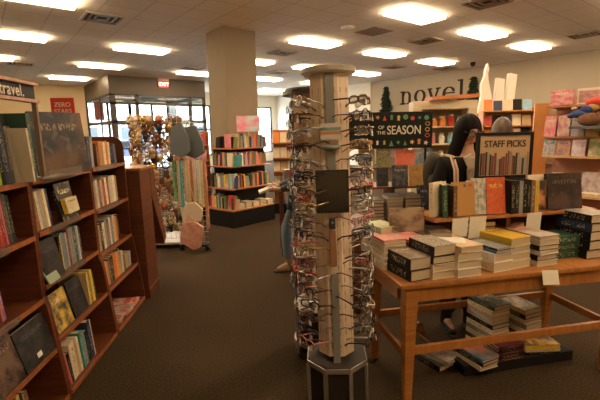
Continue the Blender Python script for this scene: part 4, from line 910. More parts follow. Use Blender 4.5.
# person behind the spinners
P2, HM2 = person('person in blue jeans and tan boots standing behind the eyeglass spinners', M(.0, 4.42, 0, -82), 0, 18,
    ((-.22, -.02, 1.07), (-.10, -.24, 1.0), (.2, -.9, .1), (.2, .2, .9), (-.7, -.5, .3)), ((.22, -.02, 1.07), (.10, -.24, 1.0), (-.2, -.9, .1), (-.2, .2, .9), (.7, -.5, .3)),
    (((-.09, -.16, .50), (-.10, -.12, .10), (-.10, -.26, .03)), ((.09, -.02, .48), (.095, .08, .10), (.10, -.05, .03))), HAIRB, mat('grey_jacket', (.06,.06,.065), .8), DEN, TANB)
book(M(.0, 4.42, 0, -82) @ T(0, -.38, .985) @ RX(20), 'flat', .02, .15, .2, 'white', 'white book held open by the person behind the eyeglass spinners', rot=90)
P3, _h = person('person with short brown hair standing behind the STAFF PICKS sign', M(2.06, 4.1, -.0, 160), 0, 10,
    ((-.22, 0, 1.07), (-.12, -.22, 1.05), (.2, -.9, .1), (.2, .2, .9), (-.7, -.5, .3)), ((.22, 0, 1.07), (.12, -.22, 1.05), (-.2, -.9, .1), (-.2, .2, .9), (.7, -.5, .3)), legs_std, HAIRB, mat('olive_coat', (.07,.06,.04), .8), BLKT, TANB, hlen=.02)

# ================================================================ SECOND TABLE with the seasonal sign
S2 = M(.52, 3.32, 0, 3)
t2 = thing('display_table', 'dark two-tier display table behind the front table, holding the seasonal sign', 'table', S2 @ T(.4, .4, 0))
DKW = wood('dark_table_wood', (.10,.035,.015), (.17,.06,.025), .4, (12,1,1))
MB().box(-.5, -.4, .73, .48, .4, .76).build('tabletop', DKW, t2, bevel=.004)
for sx in (-1, 1):
    for sy in (-1, 1): MB().box(sx*.43-.03, sy*.35-.03, 0, sx*.43+.03, sy*.35+.03, .73).build('leg', DKW, t2)
MB().box(-.5, .02, 1.06, .48, .4, 1.08).build('riser_shelf', DKW, t2)
for x in (-.48, .0, .45): MB().box(x-.01, .04, .76, x+.01, .38, 1.06).build('riser_panel', DKW, t2)
MB().box(-.5, .24, 1.23, .48, .4, 1.245).build('upper_shelf', DKW, t2)
for x in (-.49, .47): MB().box(x-.01, .25, 1.08, x+.01, .39, 1.23).build('upper_panel', DKW, t2)
# sign
an = thing('framed_sign', 'long black sign reading BEST OF THE SEASON among small festive icons', 'sign', S2 @ T(.335, .56, 1.05) @ RZ(-2))
Z0 = .385
MB().box(-.46, -.012, Z0, .46, .012, Z0+.345).build('frame', BLACKP, an, bevel=.003)
MB().box(-.445, -.0135, Z0+.015, .445, -.012, Z0+.33).build('picture', mat('chalk_black', (.012,.016,.014), .6), an)
CRM = mat('sign_cream', (.75,.70,.58), .6)
text_mesh('lettering', 'BEST', .115, CRM, T(-.20, -.016, Z0+.17)@RX(90), an, cond=.78)
text_mesh('lettering', 'OF', .045, CRM, T(-.035, -.016, Z0+.20)@RX(90), an); text_mesh('lettering', 'THE', .045, CRM, T(-.035, -.016, Z0+.15)@RX(90), an)
text_mesh('lettering', 'SEASON', .115, CRM, T(.185, -.016, Z0+.17)@RX(90), an, cond=.78)
random.seed(4)
icm = [mat('icon_red', (.6,.08,.05)), mat('icon_green', (.12,.3,.14)), mat('icon_gold', (.7,.45,.12)), mat('icon_cream', (.75,.68,.55)), mat('icon_orange', (.65,.25,.08))]
for i in range(13):
    for zc in (.29, .055):
        x = -.405+i*.067; b = MB(); r_ = random.uniform(.018, .026); ty = random.randrange(4); z_ = Z0+zc+random.uniform(-.008, .008)
        if ty == 0: b.prism([(x+r_*math.cos(a*.7854), z_+r_*math.sin(a*.7854)) for a in range(8)], -.0155, -.0135, 'y')
        elif ty == 1: b.prism([(x-r_*.8, z_-r_), (x+r_*.8, z_-r_), (x, z_+r_*1.2)], -.0155, -.0135, 'y')
        elif ty == 2: b.prism([(x+(r_ if a % 2 == 0 else r_*.45)*math.cos(a*.6283), z_+(r_ if a % 2 == 0 else r_*.45)*math.sin(a*.6283)) for a in range(10)], -.0155, -.0135, 'y')
        else: b.box(x-r_*.5, -.0155, z_-r_, x+r_*.5, -.0135, z_+r_*.6).prism([(x-r_*.9, z_+r_*.5), (x+r_*.9, z_+r_*.5), (x, z_+r_*1.2)], -.0155, -.0135, 'y')
        b.build('icon', icm[random.randrange(5)], an)
for i in range(3):
    b = MB(); z_ = Z0+.12+i*.055; b.tube([(.41+.02*math.cos(a*.8), -.0145, z_+.018*math.sin(a*.8)) for a in range(8)], .004, 5, closed=True); b.build('icon', icm[(i*2) % 5], an)
for x in (-.4, .4): MB().box(x-.01, -.008, -1.05, x+.01, .008, Z0).build('stand', BLACKM, an)
def s2face(x, y, z, w_, h_, cn_, label, art, rot=0, lean=8, t_=.025):
    book(S2 @ T(x, y, z), 'face', t_, w_, h_, cn_, label, 'book', 'books under the seasonal sign', art=art, rot=rot, lean=lean)
s2face(.18, .66-.02, 1.246, .16, .2, 'yellow', 'yellow-brown face-out book under the left half of the seasonal sign', art_mat((.45,.33,.08), (.3,.2,.06), (.2,.12,.05), 2))
s2face(.345, .64, 1.246, .14, .2, 'dark green', 'dark face-out book with a golden leaf pattern under the seasonal sign', art_mat((.04,.06,.05), (.3,.26,.12), (.6,.5,.3), 5, 'voronoi'))
s2face(.565, .63, 1.246, .19, .165, 'red', 'bright orange-red face-out book with a small mountain picture under the seasonal sign', art_mat((.75,.13,.05), (.72,.16,.06), (.3,.35,.4), 1.2), lean=12)
s2face(.70, .66, 1.246, .11, .17, 'grey-blue', 'grey-blue face-out book right of the orange-red one', art_mat((.15,.25,.33), (.4,.38,.35), (.6,.5,.4), 2), rot=-5)
s2face(.79, .68, 1.246, .10, .17, 'navy', 'navy and cream face-out book at the right end under the seasonal sign', art_mat((.08,.12,.2), (.6,.5,.4), (.7,.6,.45), 2), rot=-8)
s2face(.13, .43, 1.081, .13, .22, 'white', 'white face-out book with a dark-haired portrait shape, next to the spinner', art_mat((.72,.62,.55), (.05,.03,.03), (.7,.25,.18), 1.5))
s2face(.29, .45, 1.081, .11, .17, 'black', 'plain black face-out book between the portrait cover and the grey-lettered one', A_DARK)
s2face(.45, .42, 1.081, .15, .2, 'black', 'black face-out book with large grey lettering under the seasonal sign', art_mat((.02,.02,.025), (.1,.09,.08), (.35,.34,.32), 4))
s2face(.615, .44, 1.081, .14, .2, 'gold', 'gold face-out book with dark red lettering under the seasonal sign', art_mat((.45,.26,.07), (.36,.2,.06), (.2,.05,.04), 4))
s2face(.775, .46, 1.081, .14, .21, 'brown', 'book cover with an orange face-like shape on black, right of the gold book', art_mat((.03,.02,.02), (.65,.25,.13), (.03,.02,.02), 1.3))
s2face(.64, .18, .90, .2, .22, 'navy', 'navy hardcover with a purple band and pale script, face-out below the gold book', art_mat((.02,.025,.035), (.04,.04,.06), (.5,.48,.5), 2), lean=10)
random.seed(21)
stack(S2, .64, .25, .7605, .16, .22, [('black', .045), ('maroon', .045), ('navy', .045)], 'the plinth stack under the navy hardcover', 'stack under the navy hardcover', rot=-90)
for (x, y, cols, nm, n_) in ((.13, .13, ('black', 'maroon'), 'the tall dark stack beside the spinner', 9), (.30, .14, ('grey', 'black', 'grey'), 'the narrow grey-and-black stack on the dark table', 10), (.455, .15, ('black', 'grey', 'brown'), 'the right grey-and-black stack on the dark table', 10)):
    stack(S2, x, y, .7605, .2, .14, [(cols[i % len(cols)], .029) for i in range(n_)], nm, nm.replace('the ', '', 1), rot=0 if 0 else -90+180*(0), jit=2, art=A_DARK)

# ================================================================ CENTRE GONDOLA
A_, B_, C_ = Vector((-1.714, 7.168, 0)), Vector((-1.147, 6.72, 0)), Vector((-.482, 7.435, 0))
gd = thing('bookshelf_island', 'black island bookshelf with wooden shelves of small books below the square pillar', 'bookshelf', M(B_.x, B_.y, 0, 0))
bk = Vector((-.15, 1.0, 0))
def ring(off):  # footprint inset from the front faces
    nA = Vector((math.sin(R_(-38.3)), -math.cos(R_(-38.3)), 0)); nB = Vector((math.sin(R_(47)), -math.cos(R_(47)), 0))
    a = A_-nA*off; c = C_-nB*off
    b = B_+Vector((-.02, 1.36, 0))*off
    e = a+Vector((.25, .75, 0)); d_ = c+Vector((-.5, .35, 0))
    return [((p-B_).x, (p-B_).y) for p in (a, b, c, d_, e)]
IB = mat('island_black', (.006,.006,.006), .6)
MB().prism(ring(.0), 0, .285).build('base', IB, gd); MB().prism(ring(.24), .285, 1.35).build('core', IB, gd)
WS = wood('island_shelf_wood', (.33,.11,.04), (.48,.18,.07), .35, (10,10,1))
LV = ((.285, 0), (.655, .03), (1.035, .07), (1.345, .11))
for z, off in LV: MB().prism(ring(off-.005), z, z+.02).build('shelf', WS, gd)
random.seed(9)
pal = ['cream', 'tan', 'dark green', 'green', 'red', 'orange', 'brown', 'white', 'navy', 'grey-blue', 'maroon', 'olive', 'black', 'yellow', 'pink', 'teal', 'grey', 'pale green']
for fi, (org, ang, ln, fname) in enumerate(((A_, -38.3, .72, 'left face'), (B_, 47, .976, 'right face'))):
    for li, (z, off) in enumerate(LV):
        lname = ('bottom', 'second', 'third', 'top')[li]; x = .07+off*.5; FF = M(org.x, org.y, 0, ang); i = 0
        while x < ln-.06 and i < 24:
            t_ = random.uniform(.028, .05); h_ = random.uniform(.19, .25)
            cn_ = random.choice(pal) if li < 3 or fi else random.choice(['dark green', 'green', 'olive', 'dark green', 'black'])
            if li == 0 and fi == 1 and i > 1:
                # little stacks on the bottom deck
                zz_ = z+.021
                for q in range(random.randint(3, 4)):
                    book(FF @ T(x+.08, off+.12, zz_), 'flat', .028, .15, .14, 'cream', 'cream book, level %s of small stack %s on the island bottom deck' % (ORD[q], ORD[i-2]), 'book', 'small stacks on the island deck', rot=-90+random.uniform(-4, 4), far=True); zz_ += .0285
                x += .17; i += 1; continue
            if random.random() < .12:
                book(FF @ T(x+.06, off+.10, z+.021), 'face', .02, .12, .19, cn_, '%s cover facing out, %s item on the %s island shelf, %s' % (cn_, ORD[i], lname, fname), 'book', 'books on the island shelf', art=art_mat(CN[cn_], CN[random.choice(pal)]), lean=8, far=True); x += .125
            else:
                book(FF @ T(x+t_/2, off+.13, z+.021), 'spine', t_-.002, .15, h_, cn_, '%s book, %s item on the %s island shelf, %s' % (cn_, ORD[i], lname, fname), 'book', 'books on the island shelf', lean=random.choice([0, 0, -3, 4]) if i else 0, far=True); x += t_
            i += 1
ps = thing('card_sign', 'pink and pale blue printed card standing on top of the island bookshelf', 'sign', M(-.875, 7.1, 1.365, 8))
MB().box(-.2, -.004, .28, .2, .004, .55).build('card', art_mat((.75,.22,.3), (.45,.62,.68), (.85,.5,.45), 2.2), ps); MB().box(-.008, -.004, 0, .008, .004, .28).build('stick', SILVER, ps)
# side fixtures left and right of the island
def sidefix(name_l, mw, w_, zs, cols, group, hb=.2):
    o = thing('bookshelf', name_l, 'bookshelf', mw)
    MB().box(-w_/2, .18, 0, w_/2, .2, zs[-1]+.25).build('back_panel', WS, o); MB().box(-w_/2, 0, 0, w_/2, .18, .2).build('base', IB, o)
    for z in zs: MB().box(-w_/2, -.02, z-.02, w_/2, .18, z).build('shelf', WS, o)
    for zi, z in enumerate(zs):
        n_ = int(w_/.14)
        for k in range(n_):
            cn_ = cols[(zi*n_+k) % len(cols)]
            book(mw @ T(-w_/2+.07+k*.14, .1, z+.001), 'face', .03, .125, hb, cn_, '%s cover, %s from the left on the %s shelf of the %s' % (cn_, ORD[k], ORD[zi], group), 'book', group, art=art_mat(CN[cn_], CN[random.choice(pal)], scale=2), lean=8, far=True)
sidefix('narrow bookshelf of red and pink covers between the bag rack and the island', M(-1.98, 7.62, 0, -10), .44, (.55, .85, 1.12, 1.42), ['red', 'pink', 'pink', 'red', 'orange', 'red'], 'narrow left bookshelf')
sidefix('narrow bookshelf of cream covers right of the island', M(-.30, 7.95, 0, 0), .44, (.55, .85, 1.12, 1.42), ['cream', 'tan', 'orange', 'cream', 'tan', 'white', 'cream'], 'narrow right bookshelf')
o = thing('plush_toy', 'lavender plush toy hanging beside the red and pink covers', 'toy', M(-1.80, 7.2, 1.02))
LAVM = mat('lavender_plush', (.42,.3,.55), .9, 0, .15, 30, .3)
MB().ball((0, 0, 0), .085, .07, .14, 14).ball((-.05, 0, -.17), .045, .05, .09, 10).ball((.05, 0, -.17), .045, .05, .09, 10).ball((.08, 0, .03), .05, .04, .04, 10).build('body', LAVM, o, smooth=True)
MB().ball((0, 0, .19), .075, .07, .075, 14).ball((-.05, 0, .28), .025, .02, .05, 8).ball((.05, 0, .28), .025, .02, .05, 8).build('head', LAVM, o, smooth=True); MB().tube([(0, 0, .25), (0, .1, .36), (0, .42, .37)], .006, 6).build('loop', SILVER, o)
# small wooden table with a grey box behind the person in jeans
st_ = thing('side_table', 'reddish wooden side table behind the person in jeans', 'table', M(-.05, 5.3, 0, 5))
MB().box(-.22, -.2, .86, .4, .3, .89).build('tabletop', CHERRY, st_)
for x in (-.2, .36):
    for y in (-.18, .26): MB().box(x-.02, y-.02, 0, x+.02, y+.02, .86).build('leg', CHERRY, st_)
tag(MB().box(-.09, -.1, 0, .12, .1, .24).build('storage_box', mat('grey_box', (.16,.155,.14), .5), None, M(-.12, 5.25, .891, 5), bevel=.005), 'dark grey box standing on the small table behind the person in jeans', 'box')

# ================================================================ TRINKET RACK with bags
RK = M(-1.97, 5.9, 0, 4)
rk = thing('trinket_rack', 'white wire spinner rack crowded with small brown and gold trinkets', 'display rack', RK)
WW = mat('white_wire', (.62,.58,.5), .4)
def wires(fr, w_, z0, z1):
    f = MB()
    for k in range(int(w_/.07)+1): x = -w_/2+k*.07; f.tube([(x, 0, z0), (x, 0, z1)], .003, 4, mt=fr)
    z = z0
    while z <= z1+.001: f.tube([(-w_/2, 0, z), (w_/2, 0, z)], .003, 4, mt=fr); z += .075
    return f
for i, a in enumerate((0, 90, 180, 270)): wires(RZ(a) @ T(0, -.33, 0), .66, .15, 1.88).build('wire_panel', WW, rk)
MB().box(-.34, -.34, .06, .34, .34, .09).build('base', WW, rk)
for sx in (-.32, .32):
    for sy in (-.32, .32): MB().tube([(sx, sy-.015, .03), (sx, sy+.015, .03)], .03, 12).build('caster', BLACKM, rk)
random.seed(8)
TC = {'tan': (.5,.33,.17), 'brown': (.22,.1,.05), 'white': (.8,.76,.7), 'gold': (.6,.38,.1), 'black': (.03,.025,.02), 'rust': (.4,.14,.05), 'cream': (.7,.58,.4)}
TMt = {k: mat('trinket_'+k, c, .45 if k != 'gold' else .25, .6 if k == 'gold' else 0, .3, 40) for k, c in TC.items()}
def tr_mesh(k, ty):
    b = MB().tube([(0, .03, .06), (0, -.0, .065), (0, -.03, .05)], .003, 4)
    if ty == 0:
        b.ball((0, -.03, 0), .032, .028, .032, 10).ball((-.02, -.035, .03), .012, .01, .014, 8).ball((.02, -.035, .03), .012, .01, .014, 8).ball((0, -.03, -.04), .024, .022, .026, 8)
    elif ty == 1:
        for q in range(5): b.ball((random.uniform(-.025, .025), -.03, .03-q*.022), .014, .013, .014, 8)
    elif ty == 2:
        b.tube([(.03*math.cos(R_(a)), -.03, .01+.03*math.sin(R_(a))) for a in range(0, 360, 36)], .006, 5, closed=True)
        for dx in (-.015, 0, .015): b.tube([(dx, -.03, -.02), (dx*1.3, -.03, -.075)], .004, 4)
    else:
        b.prism([(-.03, -.05), (.03, -.05), (.038, .02), (0, .05), (-.038, .02)], -.04, -.025, 'y').ball((0, -.045, -.01), .014, .008, .014, 8)
    return b.mesh('trinket', TMt[k], True)
TP = {}; TN = ['charm', 'beaded charm', 'tasselled ring', 'tag pouch']
for a, fn, cols_ in ((0, 'front', 11), (-90, 'left side', 6)):
    for r_ in range(15):
        z = 1.82-r_*.105
        for c_ in range(cols_):
            if random.random() < .04 or (r_ > 11 and random.random() < .4): continue
            k = random.choice(['tan', 'brown', 'white', 'gold', 'black', 'rust', 'cream', 'tan', 'brown']) ; ty = random.randrange(4)
            if (k, ty) not in TP: TP[(k, ty)] = tr_mesh(k, ty)
            o = bpy.data.objects.new('trinket', TP[(k, ty)]); COL.objects.link(o)
            s_ = random.uniform(1.15, 1.6)
            o.matrix_world = RK @ RZ(a) @ T((c_-(cols_-1)/2)*.064+random.uniform(-.01, .01), -.34-random.uniform(0, .06), z+random.uniform(-.02, .02)) @ RZ(random.uniform(-25, 25)) @ Matrix.Scale(s_, 4)
            tag(o, '%s %s, %s of the %s row on the rack %s' % (k, TN[ty], ORD[c_], ORD[r_], fn), 'trinket', 'trinkets on the white wire rack')
# bag arm on the rack's right
BR = M(-1.50, 5.40, 0, -6)
br_ = thing('bag_stand', 'white wire stand holding bags and straps right of the trinket rack', 'display rack', BR)
wires(T(0, .06, 0), .42, .12, 1.86).build('wire_panel', WW, br_); MB().box(-.20, .02, .06, .2, .10, .09).build('base', BLACKM, br_)
for sx in (-.18, .18): MB().tube([(sx, .045, .03), (sx, .075, .03)], .03, 12).build('caster', BLACKM, br_)
def hang(name, label, cat, x, y, z, prof, th, m, strap=None, group=None, art=None):
    o = thing(name, label, cat, BR @ T(x, y, z), group)
    MB().prism(prof, -th/2, th/2, 'y').build('body', art or m, o, bevel=.008)
    if strap: MB().tube(strap, .006, 6).build('strap', m, o, smooth=True)
    return o
GB = mat('slate_canvas', (.13,.15,.165), .8, 0, .12, 12, .2)
bp = [(-.09, .30), (.06, .33), (.15, .12), (.16, -.03), (.03, -.11), (-.1, -.06), (-.12, .04)]
hang('tote_bag', 'slate blue sling bag hanging leftmost at the top of the bag stand', 'bag', -.08, -.06, 1.42, bp, .05, GB, [(-.08, 0, .3), (-.03, 0, .40), (.05, 0, .32)])
hang('tote_bag', 'slate blue sling bag hanging right of its twin, partly behind it', 'bag', .08, .0, 1.40, bp, .05, mat('slate_canvas_dark', (.10,.12,.125), .8, 0, .12, 12, .2), [(-.08, 0, .3), (-.03, 0, .40), (.05, 0, .32)])
SC_ = ['green', 'cream', 'teal', 'cream', 'tan', 'orange', 'cream', 'pale green', 'tan']
for i, cn_ in enumerate(SC_):
    x = -.18+i*.047; b = MB(); b.prism([(-.014, 0), (.014, 0), (.017, -.55-.04*(i % 3)), (-.017, -.55-.04*(i % 3))], -.012, .012, 'y')
    o = b.build('hanging_strap', mat('strap_'+cn_, tuple(min(1, v*1.3) for v in CN[cn_]), .8, 0, .3, 30), None, BR @ T(x, -.05+.02*(i % 2), 1.27)); tag(o, '%s patterned strap, %s from the left below the slate bags' % (cn_, ORD[i]), 'strap', 'patterned straps on the bag stand')
hang('purse', 'cream flap purse hanging above the pink floral purse', 'bag', .05, -.09, .52, [(-.13, -.08), (.12, -.06), (.15, .1), (.05, .2), (-.05, .18), (-.15, .06)], .05, mat('cream_canvas', (.66,.55,.4), .8, 0, .1, 10), [(-.05, 0, .17), (-.02, 0, .5), (.05, 0, .19)])
hang('purse', 'pink floral purse hanging lowest on the bag stand', 'bag', .02, -.13, .26, [(-.14, -.09), (.04, -.2), (.14, -.15), (.19, .12), (.08, .2), (-.09, .18), (-.13, .04)], .05, mat('pink_canvas', (.6,.3,.25), .8), [(-.06, 0, .16), (0, 0, .3), (.08, 0, .15)], art=art_mat((.6,.24,.2), (.66,.4,.3), (.65,.5,.3), 5))
hang('hanging_banner', 'long rust and cream patterned strap at the right edge of the bag stand', 'strap', .235, -.02, .9, [(-.025, .4), (.02, .4), (.03, -.55), (-.02, -.6)], .02, mat('rust_pattern', (.55,.3,.18), .8, 0, .5, 18))

# ================================================================ RIGHT: hutch, shelves, toys, wall cases, trees
HW = mat('chipped_cream_paint', (.66,.55,.38), .6, 0, .25, 7)
hu = thing('hutch', 'chipped cream painted hutch with gift shelves behind the woman', 'hutch', M(2.33, 6.5, 0, -4))
MB().box(-.5, -.02, 1.93, .5, .33, 2.06).build('cornice', HW, hu, bevel=.006)
for x in (-.5, .36): MB().box(x, -.02, 0, x+.14, .3, 1.93).build('side_post', HW, hu, bevel=.004)
MB().box(-.36, .28, .3, .36, .3, 1.93).build('back_board', mat('hutch_back', (.35,.27,.18), .7), hu)
for z in (.3, .75, 1.1, 1.38, 1.66): MB().box(-.36, .0, z-.02, .36, .28, z).build('shelf', HW, hu)
random.seed(12)
for zi, z in enumerate((1.10, 1.38, 1.66)):
    for k in range(5):
        cn_ = random.choice(['white', 'pink', 'cream', 'orange', 'red', 'sky blue', 'gold']); o = thing('gift_jar', '%s gift jar, %s from the left on the %s hutch shelf' % (cn_, ORD[k], ('lower', 'middle', 'upper')[zi]), 'jar', M(2.33, 6.5, 0, -4) @ T(-.28+k*.14, .12, z+.001), 'gift jars on the hutch')
        r_ = random.uniform(.035, .055); h_ = random.uniform(.12, .19)
        MB().lathe([(.001, 0), (r_, 0), (r_*1.05, h_*.6), (r_*.7, h_*.8), (r_*.7, h_*.85), (.001, h_*.85)], 14).build('body', mat('jar_'+cn_, CN[cn_], .3, 0, .35, 30), o, smooth=False)
        MB().lathe([(.001, h_*.85), (r_*.75, h_*.85), (r_*.75, h_), (.001, h_)], 14).build('lid', mat('jar_lid', (.6,.5,.35), .4), o)
tag(MB().box(-.38, -.16, 0, .38, .16, .05).build('board', mat('orange_board', (.6,.2,.06), .5), None, M(2.46, 6.56, 2.063, 6) @ RY(-3) @ T(0, 0, .022)), 'flat orange board lying on top of the cream hutch', 'board')
# shelf unit with face-out books and white paper sculptures on top
def facecase(label, mw, w_, zs, depth, m, topz, group, cols, bw=.16, bh=.2, side=True, nm='bookshelf', start=0):
    o = thing(nm, label, 'bookshelf', mw)
    for x in (0, w_-.02): MB().box(x, 0, 0, x+.02, depth, topz).build('side_panel', m, o)
    MB().box(.02, depth-.02, 0, w_-.02, depth, topz).build('back_panel', m, o)
    for z in zs: MB().box(.02, 0, z-.02, w_-.02, depth-.02, z).build('shelf', m, o)
    for zi, z in enumerate(zs[start:]):
        n_ = int((w_-.06)/(bw+.02))
        for k in range(n_):
            cn_ = random.choice(cols)
            book(mw @ T(.04+bw/2+k*(bw+.02), depth*.4, z+.001), 'face', .02, bw, bh*random.uniform(.9, 1.08), cn_, '%s cover, %s from left on level %s, %s' % (cn_, ORD[k], ORD[zi], group), 'book', group, art=art_mat(CN[cn_], CN[random.choice(pal)], scale=2.2), lean=9, far=True)
    return o
SHW = wood('orange_shelf_wood', (.5,.22,.06), (.62,.3,.1), .4, (10,1,1))
facecase('tall wooden bookshelf carrying white paper sculptures, right of the hutch', M(3.40, 7.5, 0, -8), 1.0, (.5, .95, 1.4, 1.66, 1.93), .3, SHW, 1.93, 'tall sculpture-topped bookshelf', ['cream', 'orange', 'navy', 'white', 'red', 'black', 'tan', 'sky blue'], .15, .2, start=2)
WP = mat('white_paper', (.82,.77,.68), .8, 0, .05, 4)
o = thing('paper_sculpture', 'tall white tapering paper sculpture with a thin raised point, leftmost of the three', 'sculpture', M(3.60, 7.9, 1.90, 0), 'white paper sculptures')
MB().prism([(-.14, 0), (.16, 0), (.1, .35), (.03, .62), (.015, .74), (.035, .82), (.0, .93), (-.035, .8), (-.04, .7), (-.1, .55), (-.085, .35)], -.05, .05, 'y').build('body', WP, o, bevel=.008)
for k, (dx, h, l) in enumerate(((.24, .66, 'middle'), (.44, .74, 'rightmost'))):
    o = thing('paper_sculpture', 'white slab-shaped paper tower, %s of the three sculptures' % l, 'sculpture', M(3.60+dx, 7.9, 1.90, 0), 'white paper sculptures')
    MB().prism([(-.09, 0), (.09, 0), (.10+.03*k, h-.03), (-.05+.03*k, h)], -.05, .05, 'y').build('body', WP, o, bevel=.008)
MB_ = thing('platform', 'low wooden ledge behind the tall bookshelf under the paper sculptures', 'shelf', M(3.40, 7.8, 0, -8))
MB().box(.02, .01, 0, .95, .35, 1.9).build('body', SHW, MB_)
# orange gable panel and toy display
tag(MB().box(-.1, -.02, 0, .1, .02, 1.95).build('end_panel', mat('orange_panel', (.6,.25,.07), .5, 0, .2, 4), None, M(3.55, 5.95, 0, -10)), 'orange end panel standing left of the toy shelves', 'panel')
TY = BM(5.98, 2.18, 0, -90)
ty = thing('toy_display', 'light wooden toy and picture-book display at the right edge', 'bookshelf', TY)
LW = wood('light_shelf_wood', (.55,.33,.14), (.68,.44,.22), .4, (10,1,1)); PKW = wood('pinkish_shelf_wood', (.42,.17,.08), (.52,.24,.12), .4, (10,1,1))
MB().box(-.02, .34, 0, 1.5, .36, 2.0).build('back_panel', mat('pinkish_back', (.42,.22,.16), .7), ty)
MB().box(-.02, -.0, 1.86, 1.5, .34, 1.885).build('shelf', PKW, ty); MB().box(-.02, .0, 1.46, 1.5, .34, 1.48).build('shelf', PKW, ty)
MB().box(-.02, -.06, 1.21, 1.5, .34, 1.235).build('shelf', LW, ty); MB().box(.05, -.42, .76, 1.5, .34, .79).build('shelf', LW, ty)
MB().box(.05, -.40, 0, 1.5, .34, .76).build('cabinet', CHERRY, ty)
random.seed(15)
def tybook(x, y, z, w_, h_, cn_, label, art, lean=10, rot=0, name='book', cat='book', t_=.015):
    book(TY @ T(x, y, z), 'face', t_, w_, h_, cn_, label, cat, 'toys and picture books at the right', art=art, lean=lean, rot=rot, name=name)
PINK = art_mat((.75,.4,.38), (.7,.15,.2), (.8,.7,.6), 4)
tybook(.14, .1, 1.886, .26, .19, 'pink', 'pink patterned toy box on the top toy shelf', PINK, 3, name='toy_box', cat='box', t_=.08)
ob = thing('toy_box', 'white-framed window toy box on the top toy shelf', 'box', TY @ T(.42, .10, 1.886), None)
MB().box(-.13, 0, 0, .13, .1, .2).build('box', mat('box_white', (.75,.68,.6), .4), ob); MB().box(-.11, -.003, .02, .11, 0, .17).build('picture', art_mat((.35,.3,.2), (.75,.3,.4), (.2,.15,.1), 3), ob)
for k, (cn_, a_) in enumerate((('pink', PINK), ('cream', art_mat((.7,.5,.45), (.6,.2,.3), (.75,.6,.2), 3)), ('sky blue', art_mat((.35,.45,.5), (.6,.35,.3), (.1,.1,.1), 3)), ('yellow', art_mat((.7,.55,.12), (.7,.3,.35), (.8,.2,.2), 3)), ('orange', art_mat((.65,.3,.2), (.5,.2,.35))))):
    tybook(.03+k*.16, .08, 1.481, .14, .27, cn_, '%s boxed doll toy, %s from the left on the middle toy shelf' % (cn_, ORD[k]), a_, 4, name='toy_box', cat='box', t_=.06)
for k, (cn_, a_) in enumerate((('teal', art_mat((.15,.4,.4), (.7,.35,.4))), ('orange', art_mat((.6,.3,.15), (.3,.2,.3))), ('white', art_mat((.75,.7,.68), (.55,.4,.6), (.8,.3,.4), 3)))):
    tybook(.04+k*.17, .02, 1.236, .15, .21, cn_, '%s picture book, %s from the left on the light wooden ledge' % (cn_, ORD[k]), a_)
tybook(.62, .0, 1.236, .25, .30, 'pale green', 'large green picture book with a red figure on the light wooden ledge', art_mat((.2,.28,.1), (.62,.5,.35), (.7,.2,.1), 3))
tybook(.88, .0, 1.236, .22, .3, 'yellow', 'yellow-green picture book at the right end of the light wooden ledge', art_mat((.55,.5,.1), (.2,.3,.1)))
tybook(.22, -.1, .791, .2, .24, 'white', 'white picture book lying back on the lower toy shelf', art_mat((.72,.68,.62), (.5,.45,.4), (.3,.3,.3)), 25)
tybook(.42, -.05, .791, .16, .22, 'black', 'black and blue picture book on the lower toy shelf', art_mat((.03,.03,.04), (.1,.18,.25)), 20)
tybook(.62, -.22, .791, .22, .27, 'grey', 'shiny silver-grey picture book leaning on the lower toy shelf', art_mat((.28,.2,.2), (.5,.42,.42), (.4,.3,.3), 3), 15)
tybook(.88, -.24, .791, .2, .27, 'red', 'red picture book at the right end of the lower toy shelf', art_mat((.55,.08,.08), (.7,.6,.5)), 15)
book(TY @ T(.66, -.33, .791), 'flat', .03, .16, .22, 'cream', 'cream book lying at the front of the lower toy shelf', rot=80, far=True)
# soft toys on the display, plain shapes
def plush(label, x, y, z, m, parts, extra=()):
    o = thing('plush_toy', label, 'toy', TY @ T(x, y, z), 'soft toys on the right display')
    b = MB()
    for c, r in parts: b.ball(c, *r, n=14)
    b.build('body', m, o, smooth=True)
    for nm_, m2, ps_ in extra:
        b = MB()
        for c, r in ps_: b.ball(c, *r, n=12)
        b.build(nm_, m2, o, smooth=True)
BRF = mat('brown_plush', (.2,.09,.05), .95, 0, .4, 40, .5); RDF = mat('red_felt', (.65,.06,.04), .8); BLF = mat('blue_felt', (.04,.07,.22), .8); YLF = mat('yellow_plush', (.5,.33,.12), .9, 0, .3, 30)
plush('round brown plush ball toy resting among the toys at the right', .52, -.16, 1.69, BRF, [((0, 0, .0), (.13, .1, .08)), ((.1, 0, .03), (.06, .06, .06))])
plush('plush pillow toy in blue felt left of the brown ball', .41, -.14, 1.76, BLF, [((0, 0, 0), (.11, .07, .05)), ((.07, 0, .05), (.07, .06, .05)), ((-.09, 0, -.02), (.05, .04, .03))], [('paw', mat('pale_paw', (.6,.5,.4), .8), [((-.06, -.02, .07), (.035, .02, .02))])])
plush('red felt plush mushroom with a tan underside behind the blue one', .58, -.06, 1.83, RDF, [((0, 0, .07), (.13, .1, .06)), ((-.08, 0, .06), (.07, .07, .05))], [('underside', YLF, [((-.05, -.05, .0), (.07, .06, .05))])])
plush('yellow plush toy at the far right among the toys', .72, -.14, 1.68, YLF, [((0, 0, 0), (.07, .07, .08))])
MB().box(.34, -.26, 1.58, 1.1, .0, 1.61).build('tray', mat('tray_blue_grey', (.12,.13,.16), .5), ty)
